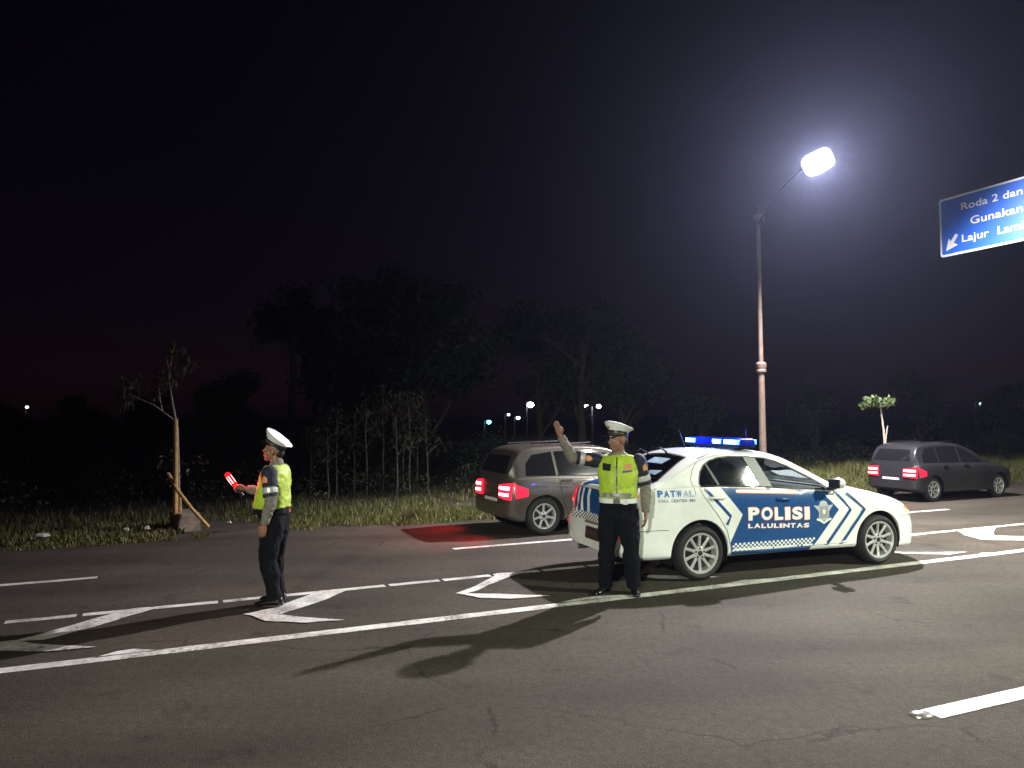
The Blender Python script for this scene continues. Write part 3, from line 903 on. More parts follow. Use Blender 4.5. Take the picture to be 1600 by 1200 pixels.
# glass, near and far side; panes split by the pillars
def clip_poly(poly, x0, x1, sl0=0, sl1=0, yr=1.0):
    """clip a polygon between two slanted lines x = x0 + sl0*(y-yr) and x = x1 + sl1*(y-yr)"""
    def cut(pl, keep, xf):
        out = []
        for i in range(len(pl)):
            a, b = pl[i], pl[(i + 1) % len(pl)]
            da = (a[0] - xf(a[1])) * keep; db = (b[0] - xf(b[1])) * keep
            if da >= 0: out.append(a)
            if da * db < 0:
                t = da / (da - db); out.append((a[0] + (b[0] - a[0]) * t, a[1] + (b[1] - a[1]) * t))
        return out
    pl = cut(poly, 1, lambda y: x0 + sl0 * (y - yr)) if x0 is not None else poly
    return cut(pl, -1, lambda y: x1 + sl1 * (y - yr)) if x1 is not None else pl
SLQ = -.44; SLB = -.42
for org, dv, labs in ((near, Yp, True), (far_, Ym, False)):
    for nm, x0, x1, s0, s1, gm in (('quarter_window', None, .325, 0, SLQ, 'glass_tint'), ('rear_door_window', .355, .915, SLQ, SLB, 'glass_tint'), ('front_door_window', 1.075, None, SLB, 0, 'glass_clear')):
        decal(nm, flat_bm([clip_poly(GL, x0, x1, s0, s1)], .08), org, dv, SB, -.008, M[gm], car, SH)
    decal('window_bar', flat_bm([clip_poly(GL, .322, .358, SLQ, SLQ)], .08), org, dv, SB, -.004, M['black_plastic'], car, SH)
    decal('door_pillar', flat_bm([clip_poly(GL, .912, 1.078, SLB, SLB)], .08), org, dv, SB, -.003, M['black_vinyl'], car, SH)
    ring_ = GL + [GL[0]]
    decal('window_trim', flat_bm(strip(ring_, .016), .08), org, dv, SB, .004, M['black_plastic'], car, SH)
decal('windscreen', flat_bm([ws], .08), top_, Zm, SB, -.006, M['glass_clear'], car, SH)
decal('rear_window', flat_bm([rw], .08), top_, Zm, SB, -.006, M['glass_tint'], car, SH)
decal('rear_window_trim', flat_bm(strip(rw + [rw[0]], .03), .08), top_, Zm, SB, .003, M['black_plastic'], car, SH)
decal('window_sticker', flat_bm([[(-.14, .62), (-.02, .60), (-.02, .98), (-.14, 1.0)]], .08), top_, Zm, SB, .002, M['pale_letter'], car, SH)
decal('window_sticker', flat_bm([[(-.33, .45), (-.24, .43), (-.27, .68), (-.33, .62)]], .08), top_, Zm, SB, .002, M['pale_letter'], car, SH)

# doors: skins standing proud of the body, each with its handle
rd = [(.02, 1.062), (.30, 1.056), (.985, 1.02), (1.0, .6), (1.005, .30), (.42, .315), (.40, .40), (.36, .56), (.20, .78), (.06, .96)]
fd = [(1.0, 1.018), (1.44, .985), (1.93, .95), (2.13, .80), (2.17, .6), (2.13, .31), (1.02, .30), (1.015, .6)]
rear_door = side_decal('rear_door', [rd], M['white_paint'], car, .001, .006)
front_door = side_decal('front_door', [fd], M['white_paint'], car, .001, .006)
side_decal('door_seam', strip(rd + [rd[0]], .010), M['seam'], car, .003)
side_decal('door_seam', strip(fd + [fd[0]], .010), M['seam'], car, .003)
side_decal('fuel_flap_seam', strip([(-.05, .98), (-.06, 1.16), (0, 1.27), (.12, 1.385), (.30, 1.435)], .006), M['seam'], car, .003)
side_decal('bumper_seam', strip([(-.80, .60), (-.55, .605), (-.42, .60)], .006), M['seam'], car, .003)
side_decal('bumper_seam', strip([(2.98, .60), (3.2, .585), (3.34, .56)], .006), M['seam'], car, .003)
side_decal('sill_trim', [[(.42, .262), (1.556, .252), (1.556, .297), (.42, .305)]], M['blue_vinyl'], car, .004, .012)
side_decal('sill_trim', [[(1.56, .252), (2.26, .245), (2.26, .29), (1.56, .297)]], M['white_paint'], car, .004, .012)
for dr, u0, u1, z, hm in ((rear_door, .10, .345, .94, 'white_paint'), (front_door, 1.075, 1.25, .886, 'blue_vinyl')):
    uc = (u0 + u1) / 2
    hit = SB.ray_cast(Vector((uc, -1, z)), Vector(Yp))[0]
    b_ = hit - SH
    MB().tube([b_ + Vector((x, y, dz)) for x, y, dz in ((-.10, -.004, .004), (-.085, -.030, .003), (-.03, -.042, .001), (.05, -.042, -.004), (.09, -.030, -.007), (.105, -.004, -.008))], [(.010, .014)] * 6, 10).build('door_handle', M[hm], dr)
    MB().ell(b_ + Vector((0, -.004, -.012)), (.055, .008, .024)).build('handle_recess', M['black_plastic'], dr)

# side livery
BL = [(.30, 1.050), (.985, 1.016), (1.44, .982), (1.90, .945), (1.80, .90), (1.985, .722), (1.555, .245), (.43, .262), (.40, .41), (.565, .73)]
livery = side_decal('blue_livery', [BL], M['blue_vinyl'], car, .0082)
side_decal('blue_stripe', strip([(.075, 1.05), (.40, .715), (.35, .62)], .040), M['blue_vinyl'], car, .0082)
side_decal('blue_stripe', strip([(1.965, .935), (2.165, .715), (1.76, .250)], .046), M['blue_vinyl'], car, .0082)
side_decal('blue_stripe', strip([(2.14, .915), (2.39, .713), (1.99, .250)], .046), M['blue_vinyl'], car, .0078)
chk = []
nu = 40; u0, u1 = .43, 1.62
for i in range(nu):
    for j in range(4):
        if (i + j) % 2: continue
        a = u0 + (u1 - u0) * i / nu; b = u0 + (u1 - u0) * (i + 1) / nu
        zl = .300 + .024 * j + .004; zh = zl + .024
        if b > 1.555 + (zl - .245) * .90 - .02: continue
        chk.append([(a, zl), (b, zl), (b, zh), (a, zh)])
cko = side_decal('checker_band', chk, M['white_vinyl'], car, .0095, step=.2); cko['kind'] = 'stuff'
side_decal('stripe', strip([(.52, 1.003), (1.37, .958)], .048), M['orange_vinyl'], car, .0095)
side_decal('stripe', strip([(.50, 1.004), (1.36, .959)], .030), M['white_vinyl'], car, .0108)
def letters(txt, x0, x1, y0, y1, tilt, m, edge=None, ew=0, bold=.02, shear=0, widths=None, parent=car, lift=0.0):
    """one mesh per letter, spaced over x0..x1"""
    widths = widths or [1.0] * len(txt)
    tot = sum(widths) + .18 * (len(txt) - 1); k = (x1 - x0) / tot; x = x0
    for ch, wd in zip(txt, widths):
        if ch != ' ':
            for (mm, gx, off) in (((edge, ew, .0095),) if edge else ()) + ((m, 0, .0108),):
                bm = text_bm(ch, 1.0, bold, 0)
                zz = tilt * (x - x0) / (x1 - x0)
                fit_bm(bm, x - gx, x + wd * k + gx, y0 + zz - gx, y1 + zz + gx)
                if shear:
                    for v_ in bm.verts: v_.co.x += shear * (v_.co.y - y0 - zz)
                grid_cut(bm, .05)
                decal('letter', bm, near, Yp, SB, off + lift, M[mm], parent, SH)
        x += (wd + .18) * k
letters('POLISI', .645, 1.535, .655, .808, -.034, 'white_vinyl', 'red_vinyl', .006, .05, widths=[1, 1.05, .8, .5, 1, .5])
letters('LALULINTAS', .642, 1.530, .565, .618, -.040, 'white_vinyl', 'red_vinyl', .004, .045, widths=[.8, 1.1, .8, 1, .8, .45, 1.1, .9, 1.1, 1])
letters('PATW', -.545, -.235, .972, 1.048, -.006, 'blue_letter', None, 0, .045, .05, lift=-.004)
letters('AL', -.215, -.068, .966, 1.040, -.004, 'pale_letter', None, 0, .035, .05, lift=-.004)
letters('CALL CENTER 110', -.545, -.068, .918, .950, -.010, 'grey_letter', None, 0, .03, .1, widths=[1, 1, .8, .8, .6, 1, .9, 1, .9, .9, 1, .6, .5, .5, .9], lift=-.004)

# badge on the front door: winged shield over a ribbon
def mir(pts, cx): return [(cx + x, y) for x, y in pts] + [(cx - x, y) for x, y in pts[::-1]]
bx, bz = 1.752, .715
shield = [(bx + x, bz + y) for x, y in ((0, .125), (.045, .115), (.062, .085), (.066, .065), (.150, .072), (.105, .025), (.080, -.005), (.075, -.045), (.082, -.075), (.045, -.112), (0, -.120), (-.045, -.112), (-.082, -.075), (-.075, -.045), (-.080, -.005), (-.105, .025), (-.150, .072), (-.066, .065), (-.062, .085), (-.045, .115))]
bd = side_decal('badge', [shield], M['silver_vinyl'], car, .0095)
ribbon = strip([(bx - .11, bz - .095), (bx - .06, bz - .110), (bx, bz - .145), (bx + .06, bz - .112), (bx + .11, bz - .098)], .026)
side_decal('badge_ribbon', ribbon, M['white_vinyl'], car, .0108)
side_decal('badge_bars', [[(bx + k * .0145 - .003, bz - .085), (bx + k * .0145 + .003, bz - .085), (bx + k * .0145 + .003, bz + .06), (bx + k * .0145 - .003, bz + .06)] for k in range(-4, 5)], M['grey_letter'], car, .0108)['kind'] = 'stuff'
side_decal('badge_centre', [[(bx + .022 * math.cos(a), bz - .01 + .03 * math.sin(a)) for a in [k * math.pi / 7 for k in range(14)]]], M['white_vinyl'], car, .0120)

# hood, boot and rear livery
decal('hood_panel', flat_bm([[(2.30, .42), (3.15, .50), (3.15, 1.24), (2.30, 1.32)]], .08), top_, Zm, SB, .004, M['blue_vinyl'], car, SH)
decal('boot_panel', flat_bm([[(-.87, .30), (-.56, .26), (-.56, 1.48), (-.87, 1.44)]], .08), top_, Zm, SB, .004, M['blue_vinyl'], car, SH)
boot = decal('boot_lid', flat_bm([[(.28, 1.00), (1.46, 1.00), (1.50, .68), (.24, .68)]], .06), rear_, Xp, SB, .002, M['blue_vinyl'], car, SH, .006)
for y0 in (1.36, 1.24, 1.06, .70, .50, .40):
    wd_ = .05 if y0 > 1.1 else .07
    decal('white_stripe', flat_bm([[(y0, .995), (y0 + wd_, .995), (y0 + wd_ - .05, .715), (y0 - .05, .715)]], .06), rear_, Xp, SB, .012, M['white_vinyl'], boot, SH)
chk = []
for i in range(34):
    for j in range(4):
        if (i + j) % 2: continue
        a = .26 + 1.22 * i / 34; b = a + 1.22 / 34; zl = .625 + .022 * j
        chk.append([(a, zl), (b, zl), (b, zl + .022), (a, zl + .022)])
decal('checker_ground', flat_bm([[(.24, .62), (1.50, .62), (1.50, .716), (.24, .716)]], .06), rear_, Xp, SB, .0035, M['black_vinyl'], car, SH)
o_ = decal('checker_band', flat_bm(chk, .2), rear_, Xp, SB, .0145, M['white_vinyl'], car, SH); o_['kind'] = 'stuff'
for (y0, y1, ys) in ((1.47, 1.66, 1), (.08, .27, -1)):
    tl = decal('tail_light', flat_bm([[(y0, .80), (y1, .82), (y1 + (.01 if ys > 0 else 0), .99), (y0, 1.0)]], .04), rear_, Xp, SB, .003, M['red_lens'], car, SH, .02)
for (lo, hi) in ((-.93, -.70),):
    decal('tail_light', flat_bm([[(-.86, .82), (-.62, .88), (-.60, .95), (-.86, 1.0)]], .04), far_, Ym, SB, .003, M['red_lens'], car, SH, .012)
for y_ in (1.56, .18):
    decal('bumper_reflector', flat_bm([[(y_ - .05, .53), (y_ + .05, .53), (y_ + .05, .56), (y_ - .05, .56)]], .04), rear_, Xp, SB, .003, M['red_lens'], car, SH, .006)
plate = decal('number_plate', flat_bm([rrect(.655, 1.085, .40, .545, .012, 3)], .1), rear_, Xp, SB, .004, M['plate'], car, SH, .012)
for k, (y_, hh) in enumerate(((.72, .05), (.80, .05), (.86, .05), (.94, .05), (1.02, .05))):
    decal('worn_mark', flat_bm([[(y_ - .012, .45), (y_ + .012, .45), (y_ + .012, .45 + hh), (y_ - .012, .45 + hh)]], 0), rear_, Xp, SB, .0185, M['plate_mark'], plate, SH)
MB().box(Vector((-.93, .87, .60)) - SH, (.03, .5, .03)).build('plate_trim', M['chrome'], car)
for y_ in (1.30, .44):
    MB().tube([Vector((-.80, y_, .255)) - SH, Vector((-.955, y_, .255)) - SH], .03, 12).build('exhaust_tip', M['chrome'], car) if y_ > 1 else None

# front lamps, grille
for (s_, org, dv) in ((1, near, Yp), (-1, far_, Ym)):
    hl = decal('headlight', flat_bm([[(3.04, .70), (3.20, .615), (3.33, .575), (3.35, .62), (3.26, .70), (3.14, .745)]], .05), org, dv, SB, .002, M['clear_lens'], car, SH, .012)
    decal('indicator', flat_bm([[(3.06, .705), (3.17, .645), (3.20, .655), (3.12, .725)]], .05), org, dv, SB, .016, M['amber_lens'], hl, SH)
for y_ in (.34, 1.40):
    decal('headlight', flat_bm([[(y_ - .16, .58), (y_ + .16, .58), (y_ + .15, .67), (y_ - .15, .67)]], .05), front_, Xm, SB, .004, M['clear_lens'], car, SH, .012)
decal('grille', flat_bm([[(.56, .46), (1.18, .46), (1.22, .56), (.52, .56)]], .05), front_, Xm, SB, .004, M['black_plastic'], car, SH, .008)
decal('lower_grille', flat_bm([[(.40, .24), (1.34, .24), (1.26, .36), (.48, .36)]], .05), front_, Xm, SB, .004, M['black_plastic'], car, SH, .008)

for (u, r_) in ((0, .313), (2.635, .308)):
    wheel(car, u, .10, r_, .228, .20, 1, SH, 10, steer=0)
    wheel(car, u, 1.64, r_, .228, .20, -1, SH, 10)

# mirrors
for sgn, y0 in ((-1, -.10), (1, 1.84)):
    yb = .03 if sgn < 0 else 1.71
    mh = MB()
    mh.ell(Vector((1.90, y0, 1.055)) - SH, (.075, .10, .068))
    mo = link('mirror', remesh(mh, .012, 3), M['white_paint'], car)
    MB().box(Vector((1.835, y0, 1.055)) - SH, (.02, .17, .105)).build('mirror_glass', M['black_plastic'], mo)
    MB().tube([Vector((1.93, yb + sgn * -.05, .975)) - SH, Vector((1.92, (yb + y0) / 2, 1.0)) - SH, Vector((1.90, y0 - sgn * .03, 1.03)) - SH], [(.05, .03), (.04, .025), (.035, .025)], 10).build('mirror_arm', M['black_plastic'], mo)
side_decal('mirror_sail', [[(1.79, .955), (1.80, 1.04), (1.90, .99), (1.97, .95), (1.93, .90), (1.82, .905)]], M['black_plastic'], car, .011)

# cabin: seats, wheel, dashboard
def seat(u, y):
    mb = MB()
    mb.tube([Vector((u - .12, y, .52)) - SH, Vector((u + .15, y, .54)) - SH, Vector((u + .36, y, .58)) - SH], [(.24, .09), (.25, .10), (.22, .07)], 14)
    so_ = mb.build('seat', M['seat'], car)
    MB().tube([Vector((u - .14, y, .55)) - SH, Vector((u - .22, y, .85)) - SH, Vector((u - .30, y, 1.10)) - SH], [(.23, .09), (.25, .10), (.19, .06)], 14).build('seat_back', M['seat'], so_)
    MB().ell(Vector((u - .33, y, 1.22)) - SH, (.05, .13, .085)).build('headrest', M['seat'], so_)
for y in (.50, 1.24): seat(1.0, y)
MB().box(Vector((-.02, .87, .78)) - SH, (.22, 1.3, .62), rot=Matrix.Rotation(-.25, 3, 'Y')).build('rear_bench', M['seat'], car)
MB().tube([Vector((1.93, .12, .86)) - SH, Vector((1.93, 1.62, .86)) - SH], [(.16, .12)] * 2, 12).build('dashboard', M['cabin'], car)
sw = MB(); cs = Vector((1.60, 1.24, .93)); ax = Vector((-.85, 0, .5)).normalized(); e1 = Vector((0, 1, 0)); e2 = ax.cross(e1)
sw.tube([cs + (e1 * math.cos(a) + e2 * math.sin(a)) * .185 - SH for a in [2 * math.pi * k / 24 for k in range(25)]], .016, 8)
sw.tube([cs + e1 * .18 - SH, cs - e1 * .18 - SH], .014, 6)
sw.build('steering_wheel', M['black_plastic'], car)

# roof light bar
LB = empty('light_bar', Vector((.86, .87, 1.50)) - SH, 0, car)
MB().box((0, 0, .005), (.24, 1.16, .03)).build('base_tray', M['black_plastic'], LB)
dome = MB(); rg = []
for y, k in ((-.615, .5), (-.60, .85), (-.56, 1), (.56, 1), (.60, .85), (.615, .5)):
    rg.append([Vector((x * k, y, .022 + z * k)) for x, z in ((-.13, 0), (.13, 0), (.13, .055), (.10, .085), (-.10, .085), (-.13, .055))])
dome.rings(rg); dome.build('dome', M['blue_dome'], LB, smooth=False)
for y0, y1, core in ((-.59, -.30, True), (-.235, -.06, True), (.34, .56, True)):
    gm_ = MB().box((0, (y0 + y1) / 2, .064), (.275, y1 - y0, .056)).build('lamp_module', M['blue_glow'], LB)
    if core: MB().box((0, (y0 + y1) / 2, .064), (.284, (y1 - y0) * .82, .038)).build('led_core', M['blue_core'], gm_)
for y in (-.42, .42):
    MB().box((0, y, -.03), (.05, .06, .05)).build('mount_foot', M['black_plastic'], LB)
point('light_bar_light', (.0, -.35, .22), 26, (.05, .15, 1.0), .06, LB)
point('light_bar_light', (-.2, .25, .16), 14, (.05, .15, 1.0), .06, LB)
MB().tube([Vector((.55, 1.15, 1.45)) - SH, Vector((.50, 1.15, 1.57)) - SH, Vector((.44, 1.15, 1.72)) - SH], [.006, .004, .002], 6).build('whip_aerial', M['black_plastic'], car)
MB().tube([Vector((1.05, .55, 1.45)) - SH, Vector((1.05, .55, 1.72)) - SH], [.004, .002], 6).build('whip_aerial', M['black_plastic'], car)
MB().tube([Vector((.10, .87, 1.41)) - SH, Vector((.06, .87, 1.455)) - SH, Vector((-.02, .87, 1.50)) - SH, Vector((-.07, .87, 1.48)) - SH], [.018, .012, .006, .004], 8).build('roof_aerial', M['black_plastic'], car)
MB().tube([Vector((.02, 1.2, 1.40)) - SH, Vector((-.10, 1.2, 1.47)) - SH, Vector((-.16, 1.18, 1.44)) - SH], [.008, .006, .003], 8).build('roof_aerial', M['black_plastic'], car)
for y_ in (.34, 1.40):
    spot('headlight_beam', Vector((3.50, y_, .62)) - SH, Vector((8.0, y_ + .5, .02)) - SH, 620, (1.0, .86, .66), 48, .9, .05, car)

# ------------------------------------------------------------------ passing cars on the far lane
PV = dict(u0=-.62, u1=3.25, YC=.80, roofw=.60, cab=.42, shift=lambda u, z: .05 * max(0, min(1, (-u - .2) / .4)) * max(0, (z - .6)) * 1.4,
    W=pchip([-.62, -.60, -.55, -.45, -.25, .2, 2.4, 2.75, 2.95, 3.1, 3.2, 3.25], [.62, .70, .75, .785, .80, .81, .81, .80, .76, .68, .54, .36]),
    zt=pchip([-.62, -.58, -.48, -.35, -.1, .5, 1.1, 1.5, 2.0, 2.3, 2.7, 2.95, 3.1, 3.2, 3.25], [1.02, 1.16, 1.36, 1.47, 1.52, 1.54, 1.51, 1.40, 1.12, 1.0, .92, .83, .72, .60, .5]),
    ze=pchip([-.62, -.58, -.48, -.35, -.1, .5, 1.1, 1.5, 2.0, 2.2, 3.25], [.98, 1.10, 1.30, 1.41, 1.46, 1.48, 1.45, 1.34, 1.06, .96, .4]),
    zb=pchip([-.62, -.5, 0, 1, 1.9, 2.3, 2.8, 3.1, 3.25], [.90, .97, .99, .96, .93, .90, .82, .66, .45]),
    z0=pchip([-.62, -.4, 2.9, 3.25], [.30, .22, .2, .24]))
def hatchback(loc, ang, paint, label, tail, power):
    t = empty('passing_car', loc, ang)
    tag(t, label, 'car', 'cars driving away on the far lane')
    S2 = Vector((1.25, .80, 0))
    sh = car_shell(PV, 60)
    for v_ in sh.vertices: v_.co.z = v_.co.z * .93 if v_.co.z > .4 else v_.co.z - .028 * max(0, (v_.co.z - .2) / .2)
    sb = bvh_of(sh)
    bm_ = boolean(sh, [MB().lathe([(.345, lo), (.345, hi)], 40, 'Y', (u, 0, .30)).mesh('c', False) for u in (0, 2.48) for lo, hi in ((-.2, .26), (1.34, 1.9))])
    for v_ in bm_.vertices: v_.co -= S2
    bm_.shade_smooth(); bm_.set_sharp_from_angle(angle=R(32))
    link('body', bm_, paint, t)
    gl = [(x_, z_ * .93) for x_, z_ in [(-.30, 1.02), (-.28, 1.22), (-.16, 1.37), (.2, 1.42), (.8, 1.425), (1.2, 1.37), (1.5, 1.25), (1.85, 1.03), (1.8, .985)]]
    for org, dv in ((near, Yp), (far_, Ym)):
        for x0, x1, nm in ((None, .22, 'quarter_window'), (.27, 1.0, 'rear_door_window'), (1.08, None, 'front_door_window')):
            decal(nm, flat_bm([clip_poly(gl, x0, x1, -.1, -.1)], .08), org, dv, sb, .004, M['dark_glass'], t, S2)
        decal('door_seam', flat_bm(strip([(.26, .98), (.30, .6), (.42, .32), (1.03, .30), (1.04, .98)], .01), .08), org, dv, sb, .003, M['seam'], t, S2)
        decal('door_seam', flat_bm(strip([(1.05, .98), (1.04, .30), (2.05, .30), (2.05, .80), (1.9, .93)], .01), .08), org, dv, sb, .003, M['seam'], t, S2)
        for u_ in (.40, 1.2):
            hh = sb.ray_cast(Vector((u_, -1 if dv == Yp else 2.8, .86)), Vector(dv))[0] - S2
            MB().box(hh, (.18, .05, .03)).build('door_handle', paint, t)
    decal('rear_window', flat_bm([[(.24, .98), (1.36, .98), (1.26, 1.26), (.34, 1.26)]], .06), rear_, Xp, sb, .005, M['dark_glass'], t, S2)
    decal('windscreen', flat_bm([[(1.3, .35), (1.3, 1.25), (2.0, 1.4), (2.08, .8), (2.0, .2)]], .08), top_, Zm, sb, .004, M['dark_glass'], t, S2)
    for y0, y1 in ((.06, .42), (1.18, 1.54)):
        l_ = decal('tail_light', flat_bm([[(y0, .58), (y1, .60), (y1, .80), (y0, .84)]], .05), rear_, Xp, sb, .004, M['tail_glow'], t, S2, .02)
        for z0_, z1_ in ((.735, .775), (.635, .670)):
            decal('brake_core', flat_bm([[(y0 + .02, z0_), (y1 - .03, z0_), (y1 - .03, z1_), (y0 + .02, z1_ + .008)]], .05), rear_, Xp, sb, .03, M['tail_core'], l_, S2)
    decal('tail_light', flat_bm([[(-.50, .60), (-.30, .64), (-.30, .74), (-.50, .82)]], .05), near, Yp, sb, .004, M['tail_glow'], t, S2, .012)
    decal('number_plate', flat_bm([rrect(.55, 1.05, .46, .57, .01, 3)], .1), rear_, Xp, sb, .004, M['reflector_white'], t, S2, .01)
    decal('bumper', flat_bm([[(.02, .32), (1.58, .32), (1.58, .52), (.02, .52)]], .06), rear_, Xp, sb, .004, paint, t, S2, .03)
    MB().tube([Vector((-.10, .32, 1.435)) - S2, Vector((1.0, .32, 1.455)) - S2], .014, 8).build('roof_rail', M['chrome'], t)
    MB().tube([Vector((-.10, 1.28, 1.435)) - S2, Vector((1.0, 1.28, 1.455)) - S2], .014, 8).build('roof_rail', M['chrome'], t)
    for u in (0, 2.48):
        wheel(t, u, .12, .30, .20, .18, 1, S2, 7); wheel(t, u, 1.48, .30, .20, .18, -1, S2, 7)
    for y_ in (.15, 1.45):
        spot('tail_light_glow', Vector((-.72, y_, .68)) - S2, Vector((-2.6, y_, -.75)) - S2, power, (1.0, .04, .06), 96, 1.0, .05, t)
    return t
def along(s, t): return RD(s, t)
hatchback(RD(6.62, 11.85), RA, M['silver_car'], 'dusky silver hatchback with glowing red brake lights passing behind the standing officer', 1, 110)
far_car = hatchback(RD(15.85, 12.15), RA, M['grey_car'], 'small grey car with red tail lights beyond the police car bonnet', 1, 25)
far_car.scale = (.84, .84, .88)

# ------------------------------------------------------------------ people
def lerp_path(pts, n=6):
    return [Vector(p) for p in catmull(pts, n)]
def limb(mb, joints, radii, n=14, infl=0.0, sub=6):
    path = lerp_path(joints, sub)
    rr = catmull([np.array([r if not isinstance(r, tuple) else r[0], r if not isinstance(r, tuple) else r[1]], float) for r in radii], sub)
    mb.tube(path, [(float(r[0]) + infl, float(r[1]) + infl) for r in rr], n)

def torso_rings(secs, infl=0.0, n=28):
    ps = catmull([np.array(s, float) for s in secs], 4)
    out = []
    for z, cx, cy, rx, ry in ps:
        ring = []
        for k in range(n):
            a = 2 * math.pi * k / n
            ca, sa = math.cos(a), math.sin(a)
            e_ = 2.4
            x = math.copysign(abs(ca) ** (2 / e_), ca) * (rx + infl); y = math.copysign(abs(sa) ** (2 / e_), sa) * (ry + infl)
            ring.append(Vector((cx + x, cy + y, z)))
        out.append(ring)
    return out

def hand(mb, wrist, d, palm_n, thumb_side, curl=.35, s=1.0):
    """wrist point, pointing direction d, palm normal, thumb side; five separate fingers"""
    d = Vector(d).normalized(); pn = Vector(palm_n); pn = (pn - d * pn.dot(d)).normalized()
    sd = Vector(thumb_side); sd = (sd - d * sd.dot(d) - pn * sd.dot(pn)).normalized()
    W = Vector(wrist)
    rings = []
    for k, hw, th in ((-.01, .026, .020), (.02, .034, .018), (.06, .041, .016), (.088, .040, .013), (.096, .034, .010)):
        c_ = W + d * k * s
        rings.append([c_ + sd * (hw * s * math.cos(a)) + pn * (th * s * math.sin(a)) for a in [2 * math.pi * q / 14 for q in range(14)]])
    mb.rings(rings)
    for i, (off, ln, r) in enumerate(((.029, .075, .0088), (.010, .085, .0090), (-.010, .078, .0087), (-.028, .062, .0080))):
        p = W + d * .088 * s + sd * off * s
        pts = [p - d * .02 * s, p]
        ang = 0; q = p.copy()
        for j, fr_ in enumerate((.45, .30, .25)):
            ang += curl * (1 + .12 * i)
            q = q + (d * math.cos(ang) + pn * math.sin(ang)) * ln * fr_ * s
            pts.append(q)
        mb.tube(pts, [r * s, r * s, r * .95 * s, r * .88 * s, r * .7 * s], 8)
    p = W + d * .03 * s + sd * .03 * s
    t1 = p + (sd * .7 + d * .6 + pn * .25).normalized() * .035 * s
    t2 = t1 + (sd * .25 + d * .9 + pn * .45).normalized() * .030 * s
    t3 = t2 + (d * .9 + pn * .6).normalized() * .022 * s
    mb.tube([p - sd * .012 * s, p, t1, t2, t3], [.012 * s, .0125 * s, .0115 * s, .010 * s, .007 * s], 8)

def head_shapes(mb, c, m, s=1.0):
    """c head centre, m 3x3 orientation (local face looks along -y)"""
    def P(x, y, z): return Vector(c) + m @ (Vector((x, y, z)) * s)
    mb.ell(P(0, .012, .030), (.076 * s, .094 * s, .092 * s), m, 20, 14)
    mb.ell(P(0, -.020, -.028), (.064 * s, .072 * s, .078 * s), m, 18, 12)
    mb.ell(P(0, -.048, -.078), (.040 * s, .036 * s, .034 * s), m, 14, 10)        # chin
    mb.ell(P(.036, -.040, -.030), (.030 * s, .038 * s, .034 * s), m, 12, 8)      # cheeks
    mb.ell(P(-.036, -.040, -.030), (.030 * s, .038 * s, .034 * s), m, 12, 8)
    mb.ell(P(0, -.070, .030), (.052 * s, .018 * s, .013 * s), m, 14, 8)          # brow
    mb.tube([P(0, -.078, .022), P(0, -.092, .000), P(0, -.106, -.020), P(0, -.094, -.030)], [.009 * s, .011 * s, .0155 * s, .010 * s], 10)
    for sx in (-1, 1): mb.ell(P(sx * .012, -.092, -.024), (.009 * s, .010 * s, .008 * s), m, 8, 6)
    mb.ell(P(0, -.086, -.050), (.025 * s, .012 * s, .0065 * s), m, 12, 6)        # lips
    mb.ell(P(0, -.083, -.061), (.022 * s, .012 * s, .0065 * s), m, 12, 6)
    for sx in (-1, 1):
        mb.ell(P(sx * .078, .012, -.004), (.010 * s, .020 * s, .032 * s), m, 10, 8)
    return P

